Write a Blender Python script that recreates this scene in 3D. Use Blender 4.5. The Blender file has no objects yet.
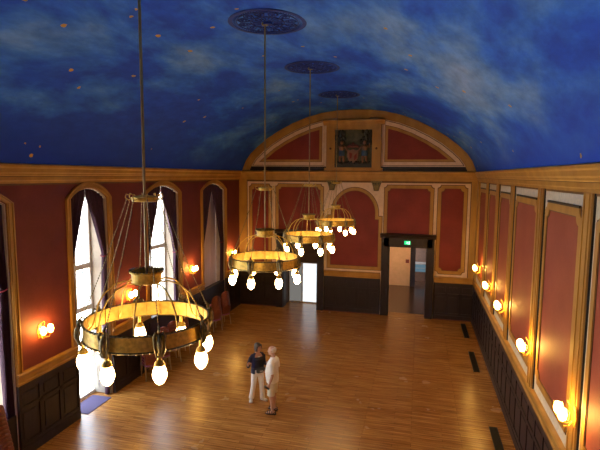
import bpy, math, random
from mathutils import Vector, Matrix
random.seed(7)
PI = math.pi
S = bpy.context.scene
COL = S.collection
R = math.radians

# ------------------------------------------------------------------ materials
def new_mat(name):
    m = bpy.data.materials.new(name); m.use_nodes = True
    nt = m.node_tree; nt.nodes.clear()
    out = nt.nodes.new('ShaderNodeOutputMaterial')
    return m, nt, out

def N(nt, t, **kw):
    n = nt.nodes.new(t)
    for k, v in kw.items():
        if k.startswith('_'): setattr(n, k[1:], v)
        else: n.inputs[k.replace('__', ' ')].default_value = v
    return n

def coords(nt, scale=(1, 1, 1), rot=(0, 0, 0)):
    tc = nt.nodes.new('ShaderNodeTexCoord'); mp = nt.nodes.new('ShaderNodeMapping')
    mp.inputs['Scale'].default_value = scale; mp.inputs['Rotation'].default_value = rot
    nt.links.new(tc.outputs['Object'], mp.inputs['Vector'])
    return mp.outputs['Vector']

def ramp(nt, fac, stops):
    r = nt.nodes.new('ShaderNodeValToRGB'); nt.links.new(fac, r.inputs['Fac'])
    e = r.color_ramp.elements
    while len(e) < len(stops): e.new(0.5)
    for el, (p, c) in zip(e, stops):
        el.position = p; el.color = (c[0], c[1], c[2], 1)
    return r.outputs['Color']

def paint(name, c1, c2=None, rough=.5, metal=0, scale=6, detail=4, bump=0, stretch=(1, 1, 1), spec=.5, coat=0, bdist=.01):
    m, nt, out = new_mat(name)
    b = nt.nodes.new('ShaderNodeBsdfPrincipled')
    b.inputs['Roughness'].default_value = rough; b.inputs['Metallic'].default_value = metal
    b.inputs['Specular IOR Level'].default_value = spec
    b.inputs['Coat Weight'].default_value = coat
    nt.links.new(b.outputs[0], out.inputs[0])
    if c2 is None: c2 = tuple(x * .75 for x in c1)
    v = coords(nt, stretch)
    n = N(nt, 'ShaderNodeTexNoise', Scale=scale, Detail=detail); nt.links.new(v, n.inputs['Vector'])
    col = ramp(nt, n.outputs['Fac'], [(.35, c2), (.65, c1)])
    nt.links.new(col, b.inputs['Base Color'])
    if bump:
        bp = N(nt, 'ShaderNodeBump', Strength=bump, Distance=bdist)
        nt.links.new(n.outputs['Fac'], bp.inputs['Height']); nt.links.new(bp.outputs[0], b.inputs['Normal'])
    return m

def glow(name, col, strength):
    m, nt, out = new_mat(name)
    e = N(nt, 'ShaderNodeEmission', Color=(*col, 1), Strength=strength)
    nt.links.new(e.outputs[0], out.inputs[0]); return m

def glass_mat(name, tint=(1, 1, 1), gloss=.08):
    m, nt, out = new_mat(name)
    t = N(nt, 'ShaderNodeBsdfTransparent', Color=(*tint, 1)); g = N(nt, 'ShaderNodeBsdfGlossy', Roughness=.05)
    mx = N(nt, 'ShaderNodeMixShader', Fac=gloss)
    nt.links.new(t.outputs[0], mx.inputs[1]); nt.links.new(g.outputs[0], mx.inputs[2]); nt.links.new(mx.outputs[0], out.inputs[0])
    return m

def damask(name, c1, c2):
    m, nt, out = new_mat(name)
    b = N(nt, 'ShaderNodeBsdfPrincipled', Roughness=.62); b.inputs['Specular IOR Level'].default_value = .3
    nt.links.new(b.outputs[0], out.inputs[0])
    v = coords(nt)
    n1 = N(nt, 'ShaderNodeTexNoise', Scale=1.3, Detail=5); nt.links.new(v, n1.inputs['Vector'])
    n2 = N(nt, 'ShaderNodeTexNoise', Scale=22, Detail=2); nt.links.new(v, n2.inputs['Vector'])
    mx = N(nt, 'ShaderNodeMath', _operation='MULTIPLY_ADD'); mx.inputs[1].default_value = .35
    nt.links.new(n2.outputs['Fac'], mx.inputs[0]); nt.links.new(n1.outputs['Fac'], mx.inputs[2])
    nt.links.new(ramp(nt, mx.outputs[0], [(.45, c2), (.9, c1)]), b.inputs['Base Color'])
    return m

def sheer_mat():
    m, nt, out = new_mat('pale_pink_sheer')
    d = N(nt, 'ShaderNodeBsdfDiffuse', Color=(.6, .45, .4, 1)); t = N(nt, 'ShaderNodeBsdfTranslucent', Color=(.6, .45, .4, 1)); mx = N(nt, 'ShaderNodeMixShader', Fac=.06)
    nt.links.new(d.outputs[0], mx.inputs[1]); nt.links.new(t.outputs[0], mx.inputs[2]); nt.links.new(mx.outputs[0], out.inputs[0])
    return m

def floor_mat():
    m, nt, out = new_mat('parquet')
    b = N(nt, 'ShaderNodeBsdfPrincipled', Roughness=.3); nt.links.new(b.outputs[0], out.inputs[0])
    v = coords(nt)
    br = N(nt, 'ShaderNodeTexBrick', Scale=1.0, Color1=(.52, .26, .07, 1), Color2=(.37, .165, .042, 1), Mortar=(.11, .045, .012, 1))
    br.inputs['Mortar Size'].default_value = .003; br.inputs['Brick Width'].default_value = 1.15; br.inputs['Row Height'].default_value = .085
    br.inputs['Bias'].default_value = .1; br.offset = .37; br.offset_frequency = 3
    nt.links.new(v, br.inputs['Vector'])
    v2 = coords(nt, (.7, 9, 1))
    n = N(nt, 'ShaderNodeTexNoise', Scale=2.2, Detail=6); nt.links.new(v2, n.inputs['Vector'])
    c = ramp(nt, n.outputs['Fac'], [(.3, (.6, .52, .42)), (.68, (1.25, 1.25, 1.2))])
    mx = N(nt, 'ShaderNodeMixRGB', _blend_type='MULTIPLY', Fac=1); nt.links.new(br.outputs['Color'], mx.inputs[1]); nt.links.new(c, mx.inputs[2])
    nt.links.new(mx.outputs[0], b.inputs['Base Color'])
    n3 = N(nt, 'ShaderNodeTexNoise', Scale=1.1, Detail=4); nt.links.new(v, n3.inputs['Vector'])
    mr = N(nt, 'ShaderNodeMapRange'); mr.inputs['To Min'].default_value = .22; mr.inputs['To Max'].default_value = .3
    nt.links.new(n3.outputs['Fac'], mr.inputs['Value']); nt.links.new(mr.outputs[0], b.inputs['Roughness'])
    bp = N(nt, 'ShaderNodeBump', Strength=.25, Distance=.004)
    nt.links.new(n.outputs['Fac'], bp.inputs['Height']); nt.links.new(bp.outputs[0], b.inputs['Normal'])
    return m

def vault_mat():
    m, nt, out = new_mat('painted_sky_vault')
    b = N(nt, 'ShaderNodeBsdfPrincipled', Roughness=.7); b.inputs['Specular IOR Level'].default_value = .25
    nt.links.new(b.outputs[0], out.inputs[0])
    v = coords(nt, (.42, .2, .42), (0, 0, R(18)))
    n = N(nt, 'ShaderNodeTexNoise', Scale=1.7, Detail=9, Roughness=.6, Distortion=.25); nt.links.new(v, n.inputs['Vector'])
    # large painted cloud banks and clear patches
    fac = n.outputs['Fac']
    tcm = nt.nodes.new('ShaderNodeTexCoord')
    for c_, rad_, wt in (((.6, 10.6, 8.1), (1.7, 3.2, 1.6), .15), ((-.9, 9.4, 8.8), (1.6, 2.2, 1), .1), ((-4.2, 10.4, 9.0), (1.2, 1.6, 1), .12), ((-4.2, 15.2, 9.0), (1.0, 2.0, 1), .14), ((-5.6, 7.4, 8.6), (1.5, 1.2, 1), .07),
                         ((.2, 16.3, 8.35), (1.3, 2.2, .9), -.22), ((-6.4, 13.2, 8.1), (1.8, 3.4, 1.6), -.16), ((-7.7, 9, 7.0), (1.2, 4.5, 1.1), -.14), ((1.9, 7, 7.2), (1.0, 2.2, .9), .06)):
        sb = N(nt, 'ShaderNodeVectorMath', _operation='SUBTRACT'); sb.inputs[1].default_value = c_; nt.links.new(tcm.outputs['Object'], sb.inputs[0])
        dvd = N(nt, 'ShaderNodeVectorMath', _operation='DIVIDE'); dvd.inputs[1].default_value = rad_; nt.links.new(sb.outputs[0], dvd.inputs[0])
        ln = N(nt, 'ShaderNodeVectorMath', _operation='LENGTH'); nt.links.new(dvd.outputs[0], ln.inputs[0])
        mm = N(nt, 'ShaderNodeMapRange', _interpolation_type='SMOOTHSTEP'); mm.inputs['From Min'].default_value = .3; mm.inputs['From Max'].default_value = 1.25
        mm.inputs['To Min'].default_value = wt; mm.inputs['To Max'].default_value = 0; nt.links.new(ln.outputs['Value'], mm.inputs['Value'])
        av = N(nt, 'ShaderNodeMath', _operation='ADD'); nt.links.new(fac, av.inputs[0]); nt.links.new(mm.outputs[0], av.inputs[1]); fac = av.outputs[0]
    base = ramp(nt, fac, [(.0, (.006, .05, .48)), (.42, (.008, .075, .56)), (.5, (.02, .135, .66)), (.58, (.055, .21, .7)), (.68, (.13, .3, .7)), (.85, (.22, .37, .68))])
    v2 = coords(nt, (1, .45, 1), (0, 0, R(-30)))
    n2 = N(nt, 'ShaderNodeTexNoise', Scale=3.2, Detail=8, Roughness=.7); nt.links.new(v2, n2.inputs['Vector'])
    c2 = ramp(nt, n2.outputs['Fac'], [(.35, (.72, .74, .8)), (.65, (1.25, 1.22, 1.15))])
    mx = N(nt, 'ShaderNodeMixRGB', _blend_type='MULTIPLY', Fac=.9); nt.links.new(base, mx.inputs[1]); nt.links.new(c2, mx.inputs[2])
    # blue deepens towards the springing of the vault
    tc = nt.nodes.new('ShaderNodeTexCoord'); sp = nt.nodes.new('ShaderNodeSeparateXYZ'); nt.links.new(tc.outputs['Object'], sp.inputs[0])
    mr = N(nt, 'ShaderNodeMapRange'); mr.inputs['From Min'].default_value = 6.45; mr.inputs['From Max'].default_value = 7.5
    mr.inputs['To Min'].default_value = .9; mr.inputs['To Max'].default_value = 0
    nt.links.new(sp.outputs['Z'], mr.inputs['Value'])
    mb = N(nt, 'ShaderNodeMixRGB', Fac=0, Color2=(.008, .055, .46, 1)); nt.links.new(mr.outputs[0], mb.inputs['Fac']); nt.links.new(mx.outputs[0], mb.inputs[1])
    # small gilt flecks
    vo = N(nt, 'ShaderNodeTexVoronoi', Scale=1.35, Randomness=1.0)
    nv = coords(nt, (1, .8, 1)); nz = N(nt, 'ShaderNodeTexNoise', Scale=9); nt.links.new(nv, nz.inputs['Vector'])
    ad = N(nt, 'ShaderNodeVectorMath', _operation='MULTIPLY_ADD'); ad.inputs[1].default_value = (.09, .09, .09)
    nt.links.new(nz.outputs['Color'], ad.inputs[0]); nt.links.new(nv, ad.inputs[2]); nt.links.new(ad.outputs[0], vo.inputs['Vector'])
    lt = N(nt, 'ShaderNodeMath', _operation='LESS_THAN'); lt.inputs[1].default_value = .062; nt.links.new(vo.outputs['Distance'], lt.inputs[0])
    mg = N(nt, 'ShaderNodeMixRGB', Color2=(.62, .34, .08, 1)); nt.links.new(lt.outputs[0], mg.inputs['Fac']); nt.links.new(mb.outputs[0], mg.inputs[1])
    nt.links.new(mg.outputs[0], b.inputs['Base Color'])
    return m

M = {}
M['gold'] = paint('ochre_gilt_paint', (.5, .27, .055), (.38, .19, .036), .45, scale=3, stretch=(1, 1, .3))
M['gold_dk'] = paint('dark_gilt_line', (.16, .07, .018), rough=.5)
M['cream'] = paint('cream_paint', (.82, .63, .45), (.74, .55, .38), .6)
M['cream_r'] = paint('pale_stone_paint', (.8, .74, .6), (.66, .62, .5), .6, scale=12)
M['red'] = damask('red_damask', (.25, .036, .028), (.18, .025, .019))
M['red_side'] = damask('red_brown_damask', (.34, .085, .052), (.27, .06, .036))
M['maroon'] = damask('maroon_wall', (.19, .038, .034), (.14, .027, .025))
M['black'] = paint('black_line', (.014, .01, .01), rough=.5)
M['dark_wood'] = paint('dark_stained_wood', (.026, .016, .022), (.014, .009, .013), .42, scale=5, stretch=(4, 4, .5))
M['dark_rail'] = paint('dark_wood_edge', (.028, .016, .016), rough=.35)
M['floor'] = floor_mat()
M['vault'] = vault_mat()
M['rose_bl'] = paint('deep_blue_plaster', (.008, .035, .25), (.006, .022, .16), .7)
M['brass'] = paint('aged_brass', (.78, .52, .1), (.52, .33, .06), .34, metal=.5, scale=25, bump=.5, bdist=.004)
M['brass_in'] = paint('lit_brass_lining', (.9, .62, .14), (.75, .45, .08), .38, metal=.5, scale=14, bump=.3, bdist=.004)  # lamplight on the hoop's inner side put into a lighter brass
M['bronze'] = paint('dark_bronze', (.3, .24, .1), (.13, .1, .045), .35, metal=.6, scale=30)
M['rod_brass'] = paint('darkened_brass', (.4, .3, .14), (.3, .21, .09), .35, metal=.6)  # brass darkened in its colour for the rods' unlit upper parts
M['bulb'] = glow('lit_bulb_glass', (1, .64, .27), 48)
M['sbulb'] = glow('lit_sconce_bulb', (1, .55, .12), 210)
M['shade'] = paint('etched_glass_cup', (.9, .8, .55), rough=.3)
M['curtain'] = paint('aubergine_velvet', (.055, .014, .045), (.03, .008, .028), .8, scale=8, stretch=(6, 6, .4))
M['curtain_red'] = paint('crimson_lining', (.3, .02, .05), rough=.8)
M['white'] = paint('white_joinery', (.72, .68, .6), (.64, .6, .54), .45)
M['toned_white'] = paint('darkened_joinery', (.34, .33, .3), (.26, .25, .23), .5)  # white joinery darkened in its colour against the strong daylight
M['jamb'] = paint('limewashed_reveal', (.6, .5, .39), (.53, .43, .33), .7)
M['glass'] = glass_mat('window_glass')
M['lead'] = paint('grey_glazing_bar', (.35, .34, .33), rough=.5)
M['terrace'] = paint('pale_terrace_stone', (.7, .68, .62), (.6, .58, .54), .8)
M['mat'] = paint('slate_blue_mat', (.09, .075, .17), (.065, .055, .13), .95, scale=60)
M['vent'] = paint('black_grille', (.012, .01, .01), rough=.5)
M['peach'] = paint('peach_plaster', (.8, .46, .24), (.74, .42, .21), .8)
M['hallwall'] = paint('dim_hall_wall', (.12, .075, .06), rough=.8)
M['chair_wood'] = paint('mahogany_shell', (.2, .052, .03), (.12, .03, .018), .32, scale=6, stretch=(1, 1, 4))
M['mauve'] = paint('mauve_upholstery', (.42, .16, .34), (.34, .12, .28), .85, scale=40)
M['chair_leg'] = paint('brassy_tube', (.62, .5, .3), rough=.3, metal=.8)
M['skin'] = paint('skin_tanned', (.52, .27, .17), (.48, .24, .15), .5)
M['skin_m'] = paint('skin_ruddy', (.58, .32, .22), (.53, .28, .18), .5)

# ------------------------------------------------------------------ mesh builder
class MB:
    def __init__(s): s.v = []; s.f = []
    def add(s, vs, fs):
        o = len(s.v); s.v += [tuple(p) for p in vs]; s.f += [tuple(i + o for i in f) for f in fs]; return s
    def box(s, x0, x1, y0, y1, z0, z1):
        vs = [(x, y, z) for z in (z0, z1) for y in (y0, y1) for x in (x0, x1)]
        return s.add(vs, [(0, 2, 3, 1), (4, 5, 7, 6), (0, 1, 5, 4), (2, 6, 7, 3), (0, 4, 6, 2), (1, 3, 7, 5)])
    def prism(s, poly, ax, a0, a1):
        """poly: 2D points in the two other axes; ax 'x': (y,z); 'y': (x,z); 'z': (x,y)"""
        def P(p, a): return {'x': (a, p[0], p[1]), 'y': (p[0], a, p[1]), 'z': (p[0], p[1], a)}[ax]
        n = len(poly); vs = [P(p, a0) for p in poly] + [P(p, a1) for p in poly]
        fs = [tuple(range(n)), tuple(range(2 * n - 1, n - 1, -1))]
        fs += [(i, i + n, (i + 1) % n + n, (i + 1) % n) for i in range(n)]
        return s.add(vs, fs)
    def ringpoly(s, outer, inner, ax, a0, a1):
        """band between two polygons with equal point count"""
        def P(p, a): return {'x': (a, p[0], p[1]), 'y': (p[0], a, p[1]), 'z': (p[0], p[1], a)}[ax]
        n = len(outer)
        vs = [P(p, a0) for p in outer] + [P(p, a0) for p in inner] + [P(p, a1) for p in outer] + [P(p, a1) for p in inner]
        fs = []
        for i in range(n):
            j = (i + 1) % n
            fs += [(i, j, n + j, n + i), (2 * n + i, 3 * n + i, 3 * n + j, 2 * n + j), (i, 2 * n + i, 2 * n + j, j), (n + i, n + j, 3 * n + j, 3 * n + i)]
        return s.add(vs, fs)
    def sweep(s, prof, path_axis, a0, a1):
        return s.prism(prof, path_axis, a0, a1)
    def tube(s, pts, rad, seg=8, flat=None, ref=None):
        pts = [Vector(p) for p in pts]; n = len(pts)
        if not isinstance(rad, (list, tuple)): rad = [rad] * n
        rad = [(r, r) if not isinstance(r, (list, tuple)) else r for r in rad]
        vs = []; u = None
        for i, p in enumerate(pts):
            t = (pts[min(i + 1, n - 1)] - pts[max(i - 1, 0)]).normalized()
            if u is None:
                a = Vector(ref) if ref else (Vector((1, 0, 0)) if abs(t.x) < .8 else Vector((0, 1, 0)))
                u = (a - t * a.dot(t)).normalized()
            else: u = (u - t * u.dot(t)).normalized()
            w = t.cross(u)
            for k in range(seg):
                an = 2 * PI * k / seg
                vs.append(p + u * math.cos(an) * rad[i][0] + w * math.sin(an) * rad[i][1])
        fs = [(i * seg + k, i * seg + (k + 1) % seg, (i + 1) * seg + (k + 1) % seg, (i + 1) * seg + k) for i in range(n - 1) for k in range(seg)]
        fs += [tuple(range(seg - 1, -1, -1)), tuple(range((n - 1) * seg, n * seg))]
        return s.add(vs, fs)
    def ellstack(s, secs, seg=20, pw=2.0):
        """horizontal sections (x,y,z,rx,ry)"""
        vs = []
        for (x, y, z, rx, ry) in secs:
            for k in range(seg):
                an = 2 * PI * k / seg; c, d = math.cos(an), math.sin(an)
                e = 2 / pw
                vs.append((x + rx * abs(c) ** e * (1 if c >= 0 else -1), y + ry * abs(d) ** e * (1 if d >= 0 else -1), z))
        n = len(secs)
        fs = [(i * seg + k, i * seg + (k + 1) % seg, (i + 1) * seg + (k + 1) % seg, (i + 1) * seg + k) for i in range(n - 1) for k in range(seg)]
        fs += [tuple(range(seg - 1, -1, -1)), tuple(range((n - 1) * seg, n * seg))]
        return s.add(vs, fs)
    def lathe(s, prof, c=(0, 0, 0), seg=24, closed=False):
        vs = [(c[0] + r * math.cos(2 * PI * k / seg), c[1] + r * math.sin(2 * PI * k / seg), c[2] + z) for r, z in prof for k in range(seg)]
        n = len(prof); fs = []
        for i in range(n if closed else n - 1):
            j = (i + 1) % n
            fs += [(i * seg + k, i * seg + (k + 1) % seg, j * seg + (k + 1) % seg, j * seg + k) for k in range(seg)]
        return s.add(vs, fs)
    def ball(s, c, r, seg=10, rings=6, sq=(1, 1, 1)):
        prof = [(max(1e-4, math.sin(PI * i / rings)) * r, -math.cos(PI * i / rings) * r) for i in range(rings + 1)]
        t = MB().lathe(prof, (0, 0, 0), seg)
        return s.add([(c[0] + x * sq[0], c[1] + y * sq[1], c[2] + z * sq[2]) for x, y, z in t.v], t.f)
    def xf(s, mat):
        s.v = [tuple(mat @ Vector(p)) for p in s.v]; return s
    def build(s, name, mat, parent=None, smooth=False, bevel=0, angle=40):
        me = bpy.data.meshes.new(name); me.from_pydata(s.v, [], s.f); me.validate(); me.update()
        import bmesh
        bm = bmesh.new(); bm.from_mesh(me); bmesh.ops.recalc_face_normals(bm, faces=bm.faces); bm.to_mesh(me); bm.free()
        me.materials.append(mat if not isinstance(mat, str) else M[mat])
        o = bpy.data.objects.new(name, me); COL.objects.link(o)
        if smooth:
            for p in me.polygons: p.use_smooth = True
            try: me.set_sharp_from_angle(angle=R(angle))
            except Exception: pass
        if parent: o.parent = parent
        if bevel:
            b = o.modifiers.new('bevel', 'BEVEL'); b.width = bevel; b.segments = 2; b.limit_method = 'ANGLE'
        return o

def empty(name, loc=(0, 0, 0), rz=0):
    o = bpy.data.objects.new(name, None); COL.objects.link(o); o.location = loc; o.rotation_euler = (0, 0, rz); o.empty_display_size = .1
    return o
def tag(o, label, cat, group=None):
    o['label'] = label; o['category'] = cat
    if group: o['group'] = group
    return o
def struct(o): o['kind'] = 'structure'; return o
def copy_tree(o, parent=None):
    c = o.copy(); COL.objects.link(c)
    if parent: c.parent = parent
    for ch in list(o.children): copy_tree(ch, c)
    return c

# ------------------------------------------------------------------ room numbers (metres)
XL, XR, YE, YF = -8.254, 2.399, 20.892, -4.0
CX = (XL + XR) / 2
ZW = 6.0            # underside of the cornice
HALL = -2.93

# vault profile (half-width from centre, height)
PROF = [(5.17, 6.40), (5.12, 6.55), (4.98, 6.86), (4.75, 7.18), (4.42, 7.49), (3.95, 7.86), (3.4, 8.2), (2.75, 8.53), (2.1, 8.78), (1.4, 8.96), (.7, 9.05), (0, 9.08)]
CV = -2.9
vault_pts = [(CV - d, z) for d, z in PROF] + [(CV + d, z) for d, z in PROF[-2::-1]]
def offset(pts, d):
    out = []
    for i, p in enumerate(pts):
        a = Vector(pts[max(i - 1, 0)]); b = Vector(pts[min(i + 1, len(pts) - 1)]); t = (b - a).normalized()
        n = Vector((t.y, -t.x))
        out.append((p[0] + n.x * d, p[1] + n.y * d))
    return out

# ceiling
mb = MB(); th = offset(vault_pts, -.12)
n = len(vault_pts)
mb.prism(vault_pts + th[::-1], 'y', YF, YE + .02)
o = struct(mb.build('ceiling', 'vault', smooth=True, angle=30))

# floor
struct(MB().box(XL - .72, XR + .3, YF - .3, YE + .5, -.12, 0).build('floor', 'floor'))

# ---- left wall with deep arched openings
OPEN = [(5.85, 7.89), (9.72, 11.12), (13.04, 15.06), (16.94, 19.12)]
EXTRA = [(2.05, 4.1), (-1.7, .35)]; ALLO = sorted(OPEN + EXTRA)  # EXTRA: unseen windows added to bring daylight into the near half
ZS, ZA = 5.56, 5.84          # springing / crown of openings
XO = XL - .7
def arch(y0, y1, zs, za, n=14):
    """arc points from y0 to y1"""
    w = (y1 - y0) / 2; h = za - zs; r = (w * w + h * h) / (2 * h); c = (y0 + y1) / 2
    a = math.asin(w / r)
    return [(c + r * math.sin(-a + 2 * a * i / n), za - r + r * math.cos(-a + 2 * a * i / n)) for i in range(n + 1)]
mb = MB(); y = YF
for a, b in ALLO:
    mb.box(XO, XL, y, a, 0, 6.5)
    mb.prism(arch(a, b, ZS, ZA) + [(b, 6.5), (a, 6.5)], 'x', XO, XL)
    y = b
mb.box(XO, XL, y, YE + .4, 0, 6.5)
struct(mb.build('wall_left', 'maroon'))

# reveals lining (limewashed), window, surround, curtains
def rect_arch(y0, y1, z0, zs, za): return [(y0, z0)] + arch(y0, y1, zs, za) + [(y1, z0)]
for i, (a, b) in enumerate(OPEN + EXTRA):
    lin = MB()
    out_ = rect_arch(a, b, .001, ZS, ZA); inn = rect_arch(a + .02, b - .02, .001, ZS - .005, ZA - .02)
    k = len(out_)
    m_ = MB()
    for j in range(k - 1):
        p, q, p2, q2 = out_[j], out_[j + 1], inn[j], inn[j + 1]
        vs = [(x, *t) for x in (XO, XL - .012) for t in (p, q, q2, p2)]
        m_.add(vs, [(0, 1, 2, 3), (7, 6, 5, 4), (0, 4, 5, 1), (1, 5, 6, 2), (2, 6, 7, 3), (3, 7, 4, 0)])
    struct(m_.build('trim_%d' % (i + 1), 'jamb'))
    # gilt surround on the wall face
    def rg(d0, d1, x0, x1, mat, name, par=None):
        o_ = rect_arch(a - d1, b + d1, 1.9, ZS + .02, ZA + d1)
        q_ = rect_arch(a - d0, b + d0, 1.9, ZS + .02, ZA + d0)
        t = MB()
        for j in range(len(o_) - 1):
            vs = [(x, *c) for x in (x0, x1) for c in (o_[j], o_[j + 1], q_[j + 1], q_[j])]
            t.add(vs, [(0, 1, 2, 3), (7, 6, 5, 4), (0, 4, 5, 1), (1, 5, 6, 2), (2, 6, 7, 3), (3, 7, 4, 0)])
        return t.build(name, mat, par)
    s_ = struct(rg(0, .15, XL - .0, XL + .035, 'gold', 'trim_%d' % (i + 13)))
    rg(.02, .05, XL + .035, XL + .055, 'gold', 'inner_bead', s_); rg(.115, .15, XL + .035, XL + .06, 'gold', 'outer_bead', s_)
    # window: frame, glazing bars, glass
    xw = XO + .1
    w = MB(); pa = rect_arch(a + .02, b - .02, .02, ZS - .01, ZA - .02); pb = rect_arch(a + .1, b - .1, .1, ZS - .06, ZA - .1)
    if i == 1: w.box(xw, xw + .06, a + .02, b - .02, 2.45, 2.58)
    w.ringpoly(pa, pb, 'x', xw, xw + .07)
    w.box(xw, xw + .07, a + .08, b - .08, 3.62, 3.76)
    win = struct(w.build('window_%d' % (i + 1), 'white'))
    mid = (a + b) / 2
    MB().box(xw, xw + .08, mid - .045, mid + .045, (2.5 if i == 1 else .1), ZA - .1).build('mullion', 'white', win)
    bars = MB()
    z = .5 if i != 1 else 2.8
    while z < 5.6:
        if abs(z - 3.69) > .12: bars.box(xw + .015, xw + .045, a + .08, b - .08, z - .008, z + .008)
        z += .36
    for t in (a + .08 + (mid - a - .1) / 2, mid + (b - mid) / 2): bars.box(xw + .015, xw + .045, t - .008, t + .008, (.1 if i != 1 else 2.5), ZS)
    bars.build('glazing_bars', 'lead', win)
    z0 = .1 if i != 1 else 2.5
    g = MB(); g.prism([(a + .08, z0), (b - .08, z0), (b - .08, ZS - .05)] + arch(a + .08, b - .08, ZS - .05, ZA - .09)[::-1][1:-1] + [(a + .08, ZS - .05)], 'x', xw + .025, xw + .031)
    g.build('glass', 'glass', win)

# curtains
def curtain(a, b, side, zt, name_label, w0=.13, idx=0):
    root = empty('curtain', (XL - .1, a if side < 0 else b, 0))
    mid = (a + b) / 2; W = (b - a) / 2 - .02
    arcp = arch(a + .02, b - .02, ZS - .02, ZA - .03, 40)
    def ztop(yy):
        for p, q in zip(arcp, arcp[1:]):
            if p[0] <= yy <= q[0] + 1e-6: return p[1] + (q[1] - p[1]) * (yy - p[0]) / (q[0] - p[0])
        return ZS - .02
    zp = 5.62
    nu, nv = 40, 46
    vs = []
    for j in range(nv + 1):
        t = j / nv
        for iu in range(nu + 1):
            u = iu / nu
            yt = (a + .02 + u * W) if side < 0 else (b - .02 - u * W)
            zt_ = ztop(yt)
            z = zt_ + (.02 - zt_) * t
            if z > zp: wd = W
            elif z > zt:
                s_ = (zp - z) / (zp - zt); wd = W + (w0 - W) * s_ ** .92
            else:
                s_ = min(1, (zt - z) / 1.2); wd = w0 + .05 * math.sin(s_ * PI / 2)
            yy = (a + .02 + u * wd) if side < 0 else (b - .02 - u * wd)
            amp = .022 + .035 * (1 - wd / W)
            fx = amp * math.sin(u * 2 * PI * 6.5 + idx) + .01 * math.sin(u * 31 + z * 2.2)
            vs.append((fx - (.0 if z < zt else 0), yy - (a if side < 0 else b), z))
    fs = [(j * (nu + 1) + i, j * (nu + 1) + i + 1, (j + 1) * (nu + 1) + i + 1, (j + 1) * (nu + 1) + i) for j in range(nv) for i in range(nu)]
    o = MB().add(vs, fs).build('drape', 'curtain', root, smooth=True, angle=80)
    sm = o.modifiers.new('thick', 'SOLIDIFY'); sm.thickness = .012
    # tie-back
    tb = MB(); yy0 = (.0) * side
    yc = (w0 / 2 + .02) * (1 if side < 0 else -1)
    pts = [(.085 * math.cos(k * PI / 8), yc + (w0 / 2 + .02) * math.sin(k * PI / 8), zt - .02 + .03 * math.sin(k * PI / 8)) for k in range(17)]
    tb.tube(pts, .014, 6); tb.build('tie_back', 'curtain_red', root, smooth=True)
    tag(root, name_label, 'curtain', 'aubergine curtains in the arched windows')
    return root
which = ['beside the tall chair stack', 'above the blue mat', 'behind the largest chandelier', 'of the dimmest window']
for i, (a, b) in enumerate(OPEN):
    for sd, nm in ((-1, 'farther from the door cases'), (1, 'nearer the door cases')):
        if i == 0 and sd < 0: continue
        curtain(a, b, sd, [3.8, 4.0, 3.5, 3.3][i], 'aubergine curtain %s, half %s' % (which[i], nm), w0=(.09 if i == 1 else .15), idx=i * 2 + sd)

# pale blind drawn in the window closest to the end wall
bl = MB(); a, b = OPEN[3]; vs = []
for j in range(2):
    for k in range(41): vs.append((XL - .42 + .012 * math.sin(k * 1.7), a + .22 + (b - a - .25) * k / 40, 1.0 + 4.5 * j))
bo_ = bl.add(vs, [(k, k + 1, k + 42, k + 41) for k in range(40)]).build('window_blind', sheer_mat(), smooth=True)
sm = bo_.modifiers.new('t', 'SOLIDIFY'); sm.thickness = .006
tag(bo_, 'pale greyish pink blind drawn behind the curtains of the dimmest arched window', 'blind')
# open door leaf at the second window and mat
leaf = empty('door_leaf', (XL - .03, OPEN[1][1] - .09, 0))
l = MB(); l.box(-.62, 0, 0, .045, .02, 2.42); l.build('leaf_board', 'toned_white', leaf)
pn = MB()
for x0, x1, z0, z1 in ((-.56, -.34, .18, .85), (-.28, -.06, .18, .85)):
    pn.box(x0, x1, -.014, 0, z0, z1)
    pn.box(x0 + .04, x1 - .04, -.024, -.012, z0 + .05, z1 - .05)
pn.build('raised_panel', 'toned_white', leaf)
gl = MB().box(-.52, -.1, -.006, 0, 1.02, 2.3); gl.build('glazed_light', 'glass', leaf)
hb = MB(); hb.tube([(-.58, -.05, 1.1), (-.48, -.05, 1.1)], .01, 8); hb.tube([(-.58, .0, 1.1), (-.58, -.05, 1.1)], .009, 8); hb.build('handle', 'brass', leaf)
tag(leaf, 'white panelled garden door leaf folded back by the blue mat', 'door')
mt = MB().prism([(-8.72, 9.9), (-8.12, 9.9), (-8.12, 10.85), (-8.72, 10.85)], 'z', .001, .014).build('doormat', 'mat')
tag(mt, 'slate blue rectangular mat on the floor in the open garden doorway', 'mat')
# thresholds in other bays: dark panelled apron under the windows
for i in (0, 2, 3):
    a, b = OPEN[i]
    q = MB().box(XL - .2, XL - .02, a + .02, b - .02, .0, (1.0, 0, 1.55, 1.55)[i]).build('trim_%d' % (9 + i), 'dark_wood'); struct(q)

# ---- wainscot, chair rail, cornice
def wainscot_x(xf, sgn, y0, y1, name, rails=True):
    """wainscot on a side wall; xf wall plane, sgn = direction into the room"""
    m_ = MB()
    t = lambda d: xf + sgn * d
    def bx(d0, d1, ya, yb, za, zb): m_.box(min(t(d0), t(d1)), max(t(d0), t(d1)), ya, yb, za, zb)
    bx(0, .03, y0, y1, 0, 1.63)
    bx(.03, .07, y0, y1, 0, .2); bx(.03, .05, y0, y1, .2, .3)
    bx(.03, .055, y0, y1, 1.48, 1.63); bx(.03, .055, y0, y1, 1.05, 1.13)
    L_ = y1 - y0; k = max(1, round(L_ / .62)); st = L_ / k
    for j in range(k + 1):
        yc = y0 + j * st
        bx(.03, .055, max(y0, yc - .05), min(y1, yc + .05), .3, 1.48)
    for j in range(k):
        ya, yb = y0 + j * st + .1, y0 + (j + 1) * st - .1
        bx(.03, .045, ya, yb, .38, .98); bx(.03, .045, ya, yb, 1.19, 1.42)
    return m_.build(name, 'dark_wood')
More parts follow.
